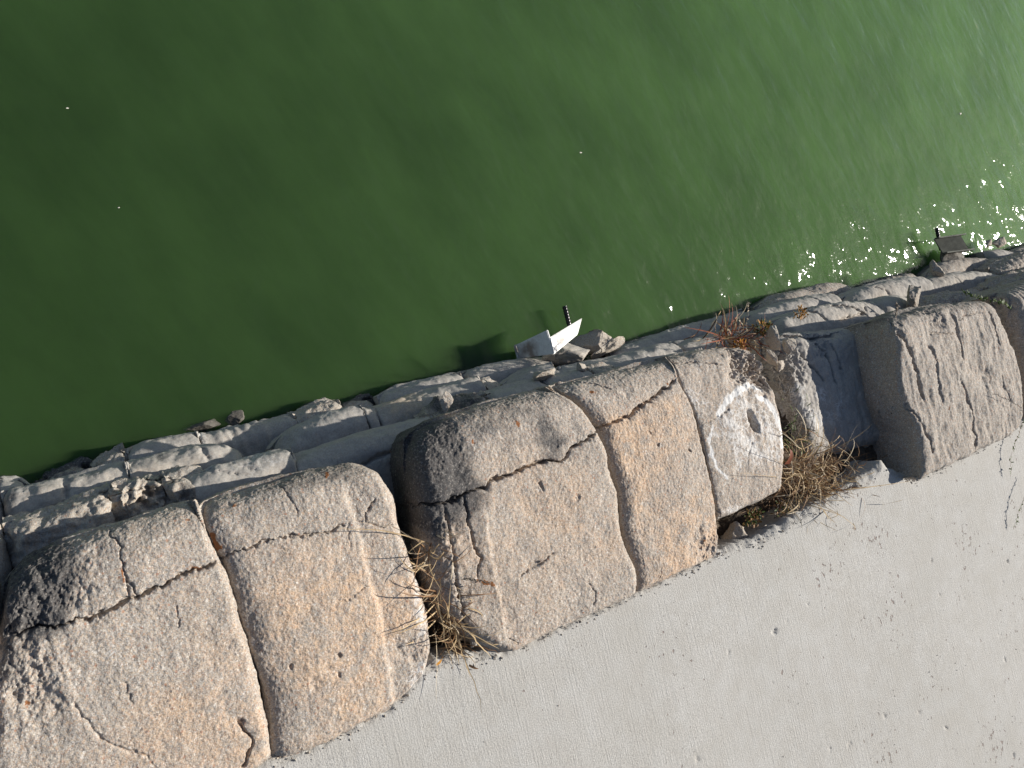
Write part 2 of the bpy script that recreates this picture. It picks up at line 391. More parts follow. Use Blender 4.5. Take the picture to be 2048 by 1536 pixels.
    for c, rad, dep in chips:                     # rough scars where lumps have broken off
        ctr = at(c, ztop)[:2]; dd = np.hypot(*(xy - ctr).T) / rad
        m = np.clip(1.3 - dd + .5 * fbm(Qf, 18, 3), 0, 1); m = m * m * (3 - 2 * m)
        hz += m * (-dep + dep * .8 * fbm(Qf, 45, 4, .65)) * topness
    P2 = P2 + N.reshape(-1, 3) * hf[:, None] * np.where(N.reshape(-1, 3)[:, 2:3] < 0, -1, 1)
    P2[:, 2] += hz
    pt = np.zeros((len(P2), 4), np.float32)
    on = np.clip(.5 + 1.1 * fbm(Qf, 4.5, 3), 0, 1.2)
    pt[:, 0] = orange * on * np.clip(1.15 - 1.1 * edge.reshape(-1) ** 1.5, 0, 1)
    for ch, ln, rad, amt in paint:
        L = atl(ln, ztop)
        d = np.hypot(*(xy + jit * 1.2 - L[0]).T) if len(L) == 1 else seg_dist(xy + jit * 1.2, L)[0]
        g = amt * np.exp(-(d / rad) ** 2)
        pt[:, ch] = np.maximum(pt[:, ch], g) if amt > 0 else np.clip(pt[:, ch] + g, 0, 2)
    pt[:, 1] = np.maximum(pt[:, 1], .75 * np.clip(1 - (P2[:, 2] - WATER_Z - .008) / .03, 0, 1))      # damp algae line at the water
    o = mesh_np(name, P2 - np.array([*cxy, ztop - skirt]), grid_faces(*U.shape), mat or M_TOP, paint=pt)
    o.location = (float(cxy[0]), float(cxy[1]), ztop - skirt)
    return tag(o, label, 'sack', group)

def zz(pts, s, ox, oy): return [(x / s + ox, y / s + oy) for x, y in pts]
zA = lambda p: zz(p, 2.342, 0, 880)
zB = lambda p: zz(p, 2.743, 380, 880)
zC = lambda p: zz(p, 2.327, 760, 680)
zW = lambda p: zz(p, 2.954, 1350, 600)
zF = lambda p: zz(p, 3.071, 1600, 480)

# ------------------------------------------------------------------ the setting: water, ground under the sacks, walkway
def box(name, lo, hi, mat):
    V = [(x, y, z) for x in (lo[0], hi[0]) for y in (lo[1], hi[1]) for z in (lo[2], hi[2])]
    Fq = [(0, 1, 3, 2), (4, 6, 7, 5), (0, 4, 5, 1), (2, 3, 7, 6), (0, 2, 6, 4), (1, 5, 7, 3)]
    return mesh_np(name, V, Fq, mat, smooth=False)
struct(box('water', (-200, -.30, WATER_Z - 3), (200, 400, WATER_Z), M_WATER))

def bank():
    x = np.concatenate([[-60, -10, -3], np.linspace(-1.2, 4.6, 640), [8, 20, 60]]); y = np.linspace(-.75, .02, 90)
    X, Y = np.meshgrid(x, y, indexing='ij')
    Z = np.interp(Y, [-.75, -.5, -.3, -.14, -.06, .02], [-.10, -.10, -.14, -.28, -.52, -.85])
    P = np.stack([X, Y, Z], -1); P[..., 2] += .012 * fbm(P, 14, 4, .6)
    return mesh_np('embankment', P.reshape(-1, 3), grid_faces(*X.shape), M_SOIL)
struct(bank())

EDGE = [(-200, 1878), (0, 1775), (300, 1640), (545, 1530), (620, 1502), (700, 1463), (785, 1418), (850, 1345), (880, 1330), (905, 1325), (985, 1312), (1040, 1296), (1150, 1244), (1210, 1219), (1275, 1188),
        (1330, 1161), (1380, 1137), (1430, 1113), (1462, 1100), (1520, 1086), (1600, 1038), (1650, 1010), (1700, 980), (1740, 955), (1770, 932), (1785, 948), (1830, 961), (1895, 928), (1955, 899), (2033, 856), (2150, 805), (2300, 740)]
def walkway():
    E_ = np.array([at(p, 0)[:2] for p in EDGE])
    x = np.concatenate([[-60, -20, -6, -2], np.arange(-.6, 3.6, .0034), [4.2, 6, 12, 60]])
    ye = np.interp(x, E_[:, 0], E_[:, 1], left=-.58, right=-.58)
    rough_e = np.stack([x, 0 * x, 0 * x], 1)
    ye = ye + .0035 * fbm(rough_e, 22, 4, .65) + .003
    d = np.concatenate([[0, 0, 0, 0, 0], np.cumsum(np.full(5, .0022)), .011 + np.cumsum(np.full(300, .0037)), [1.4, 2, 4, 12, 60]])
    dz = np.concatenate([np.linspace(-.16, -.008, 5), np.zeros(len(d) - 5)])
    X, D = np.meshgrid(x, d, indexing='ij'); Y = ye[:, None] - D
    Z = np.broadcast_to(dz, X.shape).copy()
    P = np.stack([X, Y, Z], -1)
    e = np.clip(1 - D / .014, 0, 1) * (dz >= 0)
    P[..., 2] += -.006 * e ** 2 * (1 + 1.2 * fbm(P, 40, 3, .6)) + .0022 * fbm(P, 1.5, 2) * (D > .03)
    low = dz < 0
    P[..., 1] += np.where(low, .007 * fbm(P, 45, 4, .6) + .01, 0)
    f = P.reshape(-1, 3)
    for c, rx, ry, dep in [((1550, 1262), .012, .011, .006), ((2015, 1121), .005, .006, .006), ((1340, 1436), .003, .003, .004), ((1492, 1428), .005, .004, .005), ((1545, 1366), .004, .004, .004),
                           ((1863, 1122), .004, .005, .004), ((1929, 1196), .004, .004, .004), ((1892, 1455), .01, .007, .004), ((1700, 1490), .016, .008, .003), ((1770, 1430), .013, .009, .0035),
                           ((1838, 1425), .02, .006, .003), ((2000, 1270), .013, .008, .003), ((1575, 1240), .005, .008, .003), ((1455, 1308), .005, .014, .003), ((1615, 1208), .006, .009, .003),
                           ((1395, 1518), .012, .014, .003), ((2010, 1320), .009, .01, .003), ((2028, 1510), .01, .012, .004), ((1880, 1190), .006, .008, .003), ((2005, 1165), .006, .01, .003), ((1660, 1500), .007, .012, .004)]:
        p = at(c, 0); q = (f[:, :2] - p[:2]); near = (np.abs(q) < .06).all(1)
        qq = q[near] + .006 * np.stack([fbm(f[near], 90, 3, .65), fbm(f[near] + 9, 90, 3, .65)], 1)
        f[near, 2] -= dep * .9 * np.exp(-(((qq[:, 0] / (rx * .5)) ** 2 + (qq[:, 1] / (ry * .55)) ** 2)) ** 2)
    return mesh_np('walkway', f, grid_faces(*X.shape), M_WALK)
struct(walkway())

# ------------------------------------------------------------------ top course of sacks
GT = 'concrete sacks of the top course'
crackA = zA([(20, 960), (70, 920), (150, 885), (250, 880), (330, 855), (350, 830), (430, 840), (500, 795), (570, 760), (640, 730), (730, 690), (820, 645), (940, 590), (1000, 580), (1045, 555)])
crackC = zC([(140, 782), (165, 780), (260, 765), (380, 735), (410, 705), (480, 685), (530, 645), (630, 605), (720, 575), (780, 562), (830, 565), (870, 540), (890, 505), (950, 470), (1005, 435), (1030, 415)])
crackD = zC([(1000, 440), (1040, 405), (1100, 378), (1150, 360), (1200, 315), (1270, 270), (1345, 215), (1365, 195), (1372, 185)])

A = sack('concrete_sack', [(-60, 1790), (200, 1690), (380, 1605), (505, 1540), (542, 1515)], [(2, 1175), (20, 1148), (60, 1117), (130, 1083), (210, 1060), (300, 1030), (370, 1010), (394, 1003)],
     [(-60, 1790), (-48, 1500), (-28, 1400), (-8, 1290), (-2, 1230), (2, 1175)], [(542, 1515), (533, 1440), (518, 1380), (500, 1300), (475, 1230), (455, 1150), (428, 1100), (403, 1040), (394, 1003)],
     'big tan concrete sack in the near left corner, cracked across, with a black stained corner', ztop=.016, r=(.018, .07, .05, .016), rv=(.02, .07, .06, .016), ds=.00135, orange=1.0,
     cracks=[(crackA, .0026, .016), (zA([(510, 430), (540, 470), (570, 520), (580, 580), (603, 660), (593, 745)]), .0014, .006), (zA([(602, 655), (632, 728)]), .0012, .005),
             (zA([(1115, 1300), (1130, 1350), (1165, 1380), (1175, 1430), (1160, 1500), (1130, 1560)]), .002, .010), (zA([(815, 770), (830, 830), (825, 890)]), .001, .003), (zA([(345, 1200), (372, 1270), (480, 1400), (560, 1440), (700, 1480), (740, 1536)]), .0018, .0035), (zA([(570, 1120), (600, 1180), (615, 1240)]), .0015, .003)],
     steps=[(zA([(245, 880), (262, 980), (320, 1085), (345, 1200), (372, 1270)]), -.0035, .0016, .03)],
     chips=[((75, 1170), .07, .008), ((35, 1330), .07, .007), ((60, 1440), .05, .004)],
     paint=[(1, [(30, 1190), (85, 1150), (70, 1215)], .05, 1.0), (1, [(15, 1250)], .03, .7), (1, [(20, 1300), (10, 1340)], .02, .5), (1, [(385, 1180)], .01, .3),
            (3, [(243, 1130), (250, 1165)], .006, .55), (3, [(375, 1038)], .006, .6), (3, [(385, 1135), (400, 1130)], .005, .6), (3, [(55, 1415)], .007, .7), (2, [(225, 1310)], .012, .35),
            (0, [(60, 1180), (200, 1120), (380, 1060)], .07, -.8), (0, [(30, 1350)], .09, -.7)])

B = sack('concrete_sack', [(546, 1522), (620, 1500), (700, 1461), (785, 1415), (832, 1368), (852, 1338)], [(402, 1016), (418, 1002), (470, 985), (560, 958), (640, 938), (700, 928), (738, 929)],
     [(535, 1524), (537, 1440), (521, 1372), (493, 1292), (468, 1204), (449, 1143), (418, 1088), (404, 1057), (398, 1018)], [(852, 1338), (866, 1300), (868, 1265), (856, 1210), (840, 1150), (820, 1095), (808, 1060), (800, 1020), (787, 978), (765, 945), (738, 929)],
     'tan concrete sack with a raised seam strip, left of the straw grass clump', ztop=.015, r=(.016, .07, .05, .03), rv=(.016, .07, .026, .045), ds=.00135, orange=1.0,
     cracks=[(zB([(130, 680), (165, 660), (250, 620), (400, 560), (480, 535), (620, 525), (730, 515), (800, 480), (862, 450)]), .0016, .008), (zB([(520, 240), (550, 310), (580, 350), (590, 430)]), .0011, .004),
             (zB([(1030, 310), (990, 350), (972, 400), (965, 450)]), .0014, .005), (zB([(1150, 460), (1050, 470), (900, 440)]), .0011, .004), (zB([(860, 450), (868, 600)]), .001, .003), (zB([(985, 790), (900, 860), (800, 890)]), .001, .003)],
     steps=[(zB([(1128, 1480), (1120, 1400), (1100, 1250), (1070, 1110), (1040, 960), (1000, 810), (960, 680), (940, 570), (910, 450), (880, 370), (850, 280), (825, 200)]), .0075, .0022, .05)],
     pits=[(zB([(820, 1180)])[0], .004, .004, 0, .006), (zB([(560, 1240)])[0], .0035, .0055, 0, .005), (zB([(820, 1290)])[0], .004, .004, 0, .004), (zB([(690, 1340)])[0], .008, .014, 0, .003), (zB([(305, 1185)])[0], .002, .002, 0, .005)],
     chips=[((845, 1290), .05, .004), ((835, 1165), .03, .004)],
     paint=[(1, [(560, 965), (700, 940)], .03, .35), (1, [(640, 1140)], .02, .2), (3, [(430, 1075), (437, 1095)], .008, 1.1), (3, [(660, 948)], .006, .7), (3, [(480, 1000), (470, 1008)], .005, .55), (3, [(714, 990), (740, 1010)], .004, .5),
            (2, [(850, 1150), (838, 1190), (845, 1260)], .018, .42), (2, [(845, 1340), (830, 1370)], .02, .36), (2, [(705, 1115)], .01, .2), (0, [(420, 1030), (560, 980), (720, 960)], .05, -.75)])

C = sack('concrete_sack', [(1003, 1308), (1040, 1293), (1090, 1268), (1150, 1241), (1210, 1215), (1266, 1190)], [(832, 880), (850, 858), (880, 842), (930, 822), (1000, 800), (1060, 784), (1104, 773)],
     [(1003, 1308), (960, 1297), (915, 1268), (880, 1225), (862, 1180), (855, 1120), (845, 1060), (836, 1010), (830, 960), (827, 915), (832, 880)],
     [(1266, 1190), (1268, 1153), (1256, 1118), (1243, 1095), (1232, 1058), (1232, 1015), (1225, 972), (1208, 938), (1203, 903), (1190, 867), (1176, 845), (1150, 812), (1118, 790), (1104, 773)],
     'large pinkish grey concrete sack with a long black crack and a sooty upper left corner', ztop=.018, r=(.016, .075, .035, .014), rv=(.016, .075, .065, .010), ds=.00135, orange=.62,
     cracks=[(crackC, .0030, .020), (zC([(300, 765), (320, 860), (335, 930), (345, 1000), (350, 1055), (362, 1130), (385, 1250), (400, 1310), (442, 1395)]), .0021, .010), (zC([(385, 735), (400, 790), (415, 880), (440, 930), (455, 985), (470, 1010), (460, 1060), (460, 1110)]), .0019, .010),
             (zC([(970, 1120), (1000, 1170), (1000, 1240)]), .0011, .004), (zC([(640, 1110), (700, 1060), (760, 1030), (812, 985)]), .003, .006), (zC([(745, 660), (770, 710)]), .0022, .005), (zC([(600, 1390), (640, 1410)]), .0012, .004)],
     steps=[(zC([(470, 740), (490, 830), (510, 950), (525, 1050), (545, 1150), (565, 1250), (580, 1350), (587, 1410)]), -.0035, .0016, .03)],
     pits=[(zC([(910, 735)])[0], .007, .007, 0, .004), (zC([(805, 500)])[0], .012, .012, 0, .003)],
     chips=[((870, 900), .08, .004), ((880, 1060), .05, .006), ((900, 1180), .05, .005)],
     paint=[(1, [(850, 870), (845, 930), (840, 985), (848, 1010)], .05, 1.08), (1, [(880, 880), (890, 960), (915, 985)], .06, .82), (1, [(1090, 860), (1105, 890)], .04, .5), (1, [(1000, 850), (1040, 880)], .05, .3), (1, [(860, 1030), (875, 1060)], .03, .6), (1, [(960, 850), (1060, 820)], .06, .30),
            (3, [(1035, 847)], .006, 1.0), (3, [(945, 886)], .006, .65), (3, [(1067, 912)], .004, .6), (3, [(955, 1162), (985, 1165)], .004, .9), (0, [(840, 880), (950, 850), (1090, 800)], .09, -.8)])

D = sack('concrete_sack', [(1271, 1187), (1330, 1159), (1380, 1135), (1426, 1113)], [(1112, 771), (1180, 754), (1250, 737), (1320, 719), (1342, 713)],
     [(1271, 1187), (1275, 1150), (1263, 1114), (1252, 1092), (1241, 1058), (1240, 1014), (1233, 970), (1216, 935), (1211, 900), (1199, 862), (1184, 841), (1158, 808), (1128, 786), (1112, 771)],
     [(1426, 1113), (1428, 1070), (1423, 1024), (1406, 929), (1393, 886), (1380, 822), (1348, 768), (1342, 713)],
     'orange tan concrete sack ending the long crack, beside the white ringed one', ztop=.016, r=(.016, .065, .034, .008), rv=(.016, .065, .022, .004), ds=.00135, orange=1.25,
     cracks=[(crackD, .0028, .016), (zC([(1250, 400), (1260, 440)]), .001, .003), (zC([(1300, 1110), (1310, 1060)]), .001, .002), (zC([(840, 190), (1000, 190), (1090, 225)]), .0018, .004)],
     chips=[((1415, 1090), .05, .006), ((1135, 790), .03, .006), ((1240, 790), .03, .003)], pits=[(zC([(1290, 490)])[0], .003, .003, 0, .005), (zC([(1440, 510)])[0], .003, .004, 0, .005)],
     paint=[(3, [(1188, 783)], .005, .8), (3, [(1410, 1080)], .008, .6), (3, [(1332, 767)], .005, .7), (1, [(1200, 780), (1260, 760)], .03, .25), (2, [(1425, 1105)], .02, .25), (0, [(1130, 790), (1240, 760), (1340, 750)], .055, -.9)])

Wh = sack('concrete_sack', [(1434, 1042), (1480, 1022), (1520, 1002), (1560, 982)], [(1346, 712), (1400, 699), (1460, 692), (1497, 691)],
     [(1434, 1042), (1427, 1010), (1410, 929), (1398, 886), (1385, 822), (1352, 768), (1346, 712)], [(1560, 982), (1560, 940), (1566, 900), (1562, 850), (1550, 800), (1537, 760), (1527, 722), (1497, 691)],
     'grey concrete sack marked by a chalky white ring and a dark hole', ztop=.014, r=(.02, .055, .008, .02), rv=(.03, .06, .004, .03), ds=.0018, orange=.25, mat=M_TOP,
     cracks=[(zW([(0, 370), (150, 370), (280, 375)]), .0018, .006), (zW([(150, 740), (260, 680), (320, 640)]), .0012, .004), (zW([(0, 470), (90, 420)]), .0011, .003), (zW([(450, 840), (430, 900), (415, 960)]), .0012, .003), (zW([(235, 1170), (250, 1240), (290, 1290)]), .002, .007)],
     pits=[(zW([(458, 715)])[0], .010, .024, .25, .045), (zW([(490, 690)])[0], .012, .03, .3, .004)], flute=.0012,
     chips=[(zW([(450, 390)])[0], .06, .018), (zW([(520, 420)])[0], .045, .018), (zW([(370, 340)])[0], .03, .007)],
     paint=[(2, zW([(255, 670), (290, 600), (350, 545), (440, 510), (520, 520)]), .010, .8), (2, zW([(470, 570), (540, 600), (590, 680), (625, 780), (630, 860)]), .008, .8), (2, zW([(215, 740), (198, 820), (205, 900), (240, 980), (300, 1050)]), .007, .6),
            (2, zW([(220, 800), (280, 790), (350, 800)]), .012, .38), (2, zW([(330, 760), (350, 860), (370, 980)]), .02, .42), (2, zW([(430, 860), (470, 920), (560, 930)]), .016, .5), (2, zW([(60, 560), (130, 600), (200, 610)]), .012, .36), (2, zW([(450, 950), (600, 930)]), .012, .4),
            (2, zW([(280, 1240), (400, 1230)]), .01, .4), (2, zW([(330, 700), (400, 850), (480, 900)]), .055, .42), (2, zW([(400, 640), (560, 780), (560, 900)]), .05, .40), (2, zW([(80, 560), (200, 640)]), .03, .3), (2, zW([(150, 400), (350, 470), (520, 480)]), .035, .22), (2, zW([(560, 880), (520, 800)]), .012, .35)])

Es = sack('concrete_sack', [(1600, 925), (1655, 925), (1740, 900), (1790, 880)], [(1545, 672), (1600, 662), (1660, 660), (1740, 650)],
     [(1600, 925), (1598, 860), (1580, 800), (1560, 740), (1545, 672)], [(1790, 880), (1785, 800), (1765, 720), (1740, 650)],
     'low sunken concrete sack half in the shadow of the ribbed sack', zref=-.10, ztop=-.085, skirt=.14, r=(.05, .06, .04, .02), rv=(.06, .05, .05, .02), ds=.0020, mat=M_LOW, orange=.1, edge_noise=.007, bump=.0045, flute=.002,
     cracks=[(zW([(740, 300), (800, 380), (850, 440), (885, 480)]), .003, .014), (zW([(930, 260), (960, 340), (990, 420)]), .003, .012), (zW([(840, 240), (900, 300), (930, 400), (955, 520)]), .003, .012), (zW([(570, 190), (700, 210), (850, 230), (1000, 190)]), .004, .016), (zW([(760, 720), (800, 650)]), .002, .006)],
     chips=[(zW([(640, 260)])[0], .05, .018), (zW([(700, 380)])[0], .06, .016), (zW([(620, 380)])[0], .04, .02), (zW([(870, 260)])[0], .06, .012)],
     paint=[(2, zW([(720, 540), (740, 640), (830, 700)]), .035, .45), (2, zW([(950, 650)]), .06, .3), (2, zW([(860, 560)]), .03, .4)])

Fb = sack('concrete_sack', [(1829, 958), (1860, 943), (1895, 926), (1955, 898), (2007, 876), (2031, 858)], [(1783, 634), (1812, 621), (1860, 610), (1909, 604), (1958, 602), (1976, 604)],
     [(1829, 958), (1835, 936), (1830, 890), (1824, 858), (1808, 825), (1796, 789), (1788, 750), (1783, 690), (1779, 662), (1783, 634)], [(2031, 858), (2041, 806), (2036, 750), (2023, 701), (2008, 670), (1988, 628), (1976, 604)],
     'brownish ribbed concrete sack standing proud of the sunken one, with a shaded left face', zref=.03, ztop=.052, skirt=.17, r=(.02, .045, .012, .03), rv=(.02, .05, .010, .04), ds=.0021, mat=M_GREY, orange=.18, flute=.0022, edge_noise=.007, bump=.0035,
     cracks=[(zF([(600, 540), (650, 640), (690, 720), (720, 820), (740, 900), (757, 985)]), .005, .016), (zF([(590, 900), (650, 980), (710, 1080), (770, 1170), (800, 1250), (818, 1310)]), .0035, .010), (zF([(780, 640), (830, 740), (850, 900), (870, 1000)]), .0035, .008),
             (zF([(930, 440), (960, 540), (985, 640), (992, 730)]), .004, .009), (zF([(970, 850), (1020, 960), (1060, 1060), (1062, 1160), (1087, 1210), (1080, 1280)]), .004, .010), (zF([(1160, 430), (1200, 560), (1217, 650)]), .003, .008), (zF([(1230, 820), (1260, 920), (1300, 1000)]), .003, .006),
             (zF([(790, 575), (940, 572)]), .0016, .005), (zF([(960, 500), (1010, 465), (1140, 440)]), .0016, .005)],
     chips=[(zF([(830, 470)])[0], .05, .007), (zF([(590, 500)])[0], .05, .006), (zF([(1150, 860)])[0], .04, .004)],
     paint=[(3, zF([(1010, 470)]), .01, .5), (3, zF([(905, 1035)]), .006, .6), (1, zF([(560, 470), (900, 400), (1150, 390)]), .03, .3)])

Gb = sack('concrete_sack', [(2062, 850), (2150, 806), (2300, 740), (2420, 690)], [(1996, 590), (2040, 566), (2110, 545), (2220, 515)],
     [(2062, 850), (2055, 800), (2047, 750), (2033, 690), (2013, 635), (1996, 590)], [(2420, 690), (2360, 630), (2280, 560), (2220, 515)],
     'grey green lichened concrete sack cut off by the right edge', ztop=.045, skirt=.17, r=(.04, .07, .05, .05), rv=(.05, .06, .06, .05), ds=.0032, mat=M_GREY, orange=.1, flute=.003,
     cracks=[([(2035, 590), (2048, 640), (2060, 720)], .005, .012)], paint=[(1, [(2020, 600), (2035, 650), (2048, 700)], .05, .45)], chips=[((2020, 600), .05, .008)])
sack('concrete_sack', [(-420, 1960), (-240, 1880), (-70, 1800)], [(-260, 1270), (-140, 1225), (-14, 1180)], [(-420, 1960), (-330, 1600), (-260, 1270)], [(-70, 1800), (-60, 1500), (-14, 1180)],
     'concrete sack just past the left edge, beside the black stained corner', ztop=.03, r=(.05, .07, .05, .05), rv=(.05, .07, .06, .06), ds=.004, orange=.8)

# ------------------------------------------------------------------ lower courses, stepping down to the water
GL = {2: 'concrete sacks of the second course', 3: 'concrete sacks of the third course', 4: 'concrete sacks at the waterline'}
ZL = {2: -.165, 3: -.30, 4: -.415}
LZ = {2: .008, 3: .022, 4: .03}
def low(course, sil, label, depth=.20, zt=None, mat=None, ends=(.03, .03), rough=0.0, cracks=(), paint=(), chips=(), ds=.0032, orange=.22, r=.045, steps=(), edge_noise=.005, tilt=(0, 0), flute=0.0):
    z = ZL[course]; zt = z + LZ[course] if zt is None else zt
    bk = atl(sil, z); lf = bk[0] + np.array([0, -depth]); rt = bk[-1] + np.array([0, -depth])
    fr = np.linspace(lf, rt, 8)
    L = np.linspace(lf, bk[0], 6); R_ = np.linspace(rt, bk[-1], 6)
    return sack('concrete_sack', fr, bk, L, R_, label, ztop=zt, skirt=.17, r=(.05, r, *ends), rv=(.05, .05, ends[0] * 1.3, ends[1] * 1.3), ds=ds, mat=mat or M_LOW, cracks=cracks, paint=paint, chips=chips, steps=steps,
                orange=orange, crown=.004, rough=rough, world_xy=True, group=GL[course], edge_noise=edge_noise, tilt=tilt, bump=.003, flute=flute)
zL = lambda p: zz(p, 3.938, 0, 860)
zM = lambda p: zz(p, 3.413, 380, 720)
zK = lambda p: zz(p, 6.4, 980, 580)
zN = lambda p: zz(p, 3.606, 1480, 380)

low(2, [(-200, 1120), (-90, 1082), (-5, 1053)], 'second course sack leaving the picture at the left edge', mat=M_BROKEN)
low(2, [(0, 1050), (60, 1033), (130, 1012), (180, 990), (222, 976)], 'crumbling second course sack at the left edge with gravelly broken top', mat=M_BROKEN, rough=.010, orange=.4, paint=[(1, [(60, 1080)], .02, .4)])
low(2, [(226, 975), (262, 962), (300, 956), (325, 958)], 'hollow broken sack shell behind the big near left sack', mat=M_BROKEN, rough=.014, orange=.4, ends=(.012, .012), chips=[((300, 990), .04, .03)])
low(2, [(333, 956), (352, 948), (385, 946), (420, 953), (446, 972)], 'short rubbly sack stump with a rounded broken end', mat=M_BROKEN, rough=.013, ends=(.012, .03), paint=[(1, [(380, 985), (400, 980)], .025, .5)])
low(2, [(372, 962), (400, 950), (440, 934), (482, 920), (530, 908), (567, 898), (588, 897)], 'smooth tube like sack lying in shade behind the tan seam strip sack', ends=(.01, .012), cracks=[(zM([(20, 790), (200, 770), (420, 790)]), .002, .006), (zM([(280, 690), (340, 720), (480, 740)]), .0016, .004)], paint=[(2, [(520, 915)], .05, .3)])
low(2, [(588, 918), (610, 906), (644, 896), (690, 880), (731, 867), (784, 850), (840, 838), (872, 832)], 'long smooth sack running into the gap between two big tan sacks', ends=(.008, .01), cracks=[(zM([(1180, 710), (1240, 680), (1330, 650), (1380, 610)]), .003, .012), (zM([(1450, 510), (1530, 480)]), .0016, .004)])
low(2, [(864, 830), (880, 818), (905, 804), (940, 794), (985, 785)], 'dark gravelly sack remnant above the sooty corner', mat=M_BROKEN, rough=.014, ends=(.015, .02), paint=[(1, [(900, 815), (960, 800)], .03, .55)])
low(2, [(985, 787), (1011, 775), (1058, 761), (1094, 754)], 'thin strip of smooth sack behind the long crack', ends=(.02, .012), cracks=[(zK([(740, 1140), (790, 1190)]), .003, .01)])
low(2, [(1098, 755), (1110, 746), (1136, 740), (1168, 737), (1187, 733)], 'narrow wrinkled brown sack below the white bracket', ends=(.015, .012), orange=.6, flute=.004)
low(2, [(1190, 735), (1206, 727), (1225, 725), (1240, 727), (1252, 732)], 'short broken sack end right of the wrinkled brown one', mat=M_BROKEN, rough=.01, ends=(.012, .02))
low(2, [(1256, 737), (1300, 724), (1355, 708), (1420, 694)], 'second course sack hidden in shade behind the orange tan sack', zt=-.155)
low(2, [(1560, 640), (1596, 626), (1646, 608), (1700, 600), (1748, 597), (1785, 601)], 'pale split sack with transverse cracks left of the ribbed sack', orange=.35, ends=(.06, .03), r=.075, depth=.13, ds=.003, mat=M_LOW,
    cracks=[(zN([(640, 940), (600, 870), (540, 850)]), .004, .014), (zN([(940, 920), (880, 860), (800, 830), (700, 820)]), .0035, .012), (zN([(720, 940), (850, 900), (920, 890)]), .004, .014), (zN([(930, 830), (930, 870)]), .003, .01)])
low(2, [(1752, 598), (1785, 588), (1803, 586), (1820, 588), (1834, 594)], 'small sack end catching light behind the ribbed sack', orange=.3, ends=(.04, .02))
low(2, [(1845, 605), (1880, 588), (1920, 580), (1960, 576), (1990, 578)], 'knobbly grey sack lump behind the top of the ribbed sack', mat=M_GREY, rough=.012, ends=(.03, .03))
low(2, [(1995, 572), (2040, 545), (2100, 530), (2200, 505)], 'second course sack behind the lichened sack at the right edge', mat=M_GREY, rough=.01)

low(3, [(-190, 1040), (-90, 1010), (-6, 986)], 'third course sack running out of the picture at the left', orange=.5)
low(3, [(0, 985), (50, 972), (90, 963), (125, 955), (165, 945), (210, 933), (250, 924)], 'long third course sack with two shallow folds at the left edge', orange=.6, ends=(.03, .004), chips=[((40, 985), .03, .006)], paint=[(1, [(15, 1000)], .02, .4), (1, [(190, 940)], .015, .3)],
    cracks=[([(124, 945), (130, 965), (128, 985), (140, 1005)], .006, .012)], flute=.001)
low(3, [(253, 924), (300, 911), (350, 899), (395, 891), (430, 887), (458, 890), (478, 898), (492, 912)], 'cream sack with pitted crust and a rounded end throwing a straight shadow', orange=.75, ends=(.004, .05), paint=[(1, [(325, 912)], .014, .5)], chips=[((330, 910), .02, .005)],
    cracks=[([(400, 885), (408, 900), (415, 920)], .003, .008)])
low(3, [(545, 898), (562, 876), (595, 852), (640, 831), (690, 816), (722, 809)], 'speckled warm grey sack with a sloping rounded left end', orange=.7, ends=(.06, .005), chips=[((590, 870), .03, .006)])
low(3, [(724, 813), (735, 816), (748, 815)], 'narrow folded sack neck between two long sacks', ends=(.005, .005), orange=.2, ds=.0026)
low(3, [(750, 818), (800, 797), (860, 778), (920, 762), (958, 753)], 'long smooth sack with rusty gravel flecks, square at its right end', orange=.5, ends=(.008, .006), paint=[(0, [(800, 810), (830, 800)], .03, 1.6)])
low(3, [(962, 757), (985, 757), (1005, 765), (1020, 777)], 'small broken wedge of sack beside the square ended one', mat=M_BROKEN, rough=.010, ends=(.01, .03))
low(3, [(1022, 765), (1050, 745), (1085, 728), (1120, 722)], 'shaded sack directly under the white bracket', zt=-.30)
low(3, [(1124, 735), (1170, 722), (1230, 714), (1290, 697), (1352, 682)], 'long blue grey sack in shade right of the white bracket', orange=.1, ends=(.02, .008))
low(3, [(1356, 687), (1390, 676), (1430, 668), (1500, 648)], 'sack lit under the reddish grass tuft', orange=.3)
low(3, [(1505, 632), (1549, 611), (1605, 595), (1645, 585), (1675, 583)], 'smooth sunlit sack behind the small moss cushion', orange=.3, ends=(.05, .02), cracks=[(zN([(560, 740), (590, 790)]), .003, .01)])
low(3, [(1692, 598), (1730, 572), (1785, 557), (1830, 549), (1856, 552)], 'sunlit sack with thin curved joints in the right hand third course', orange=.45, ends=(.05, .03), cracks=[(zN([(980, 670), (1060, 720), (1090, 760)]), .002, .006), (zN([(1130, 640), (1200, 700)]), .002, .006)])
low(3, [(1838, 572), (1860, 556), (1896, 546), (1951, 538), (2003, 546)], 'sunlit humped sack below the second bracket', orange=.4, ends=(.04, .03), cracks=[(zN([(1540, 590), (1620, 680)]), .002, .006)])
low(3, [(1990, 535), (2020, 514), (2060, 504), (2160, 480), (2300, 450)], 'third course sack at the right edge', mat=M_GREY, rough=.01)

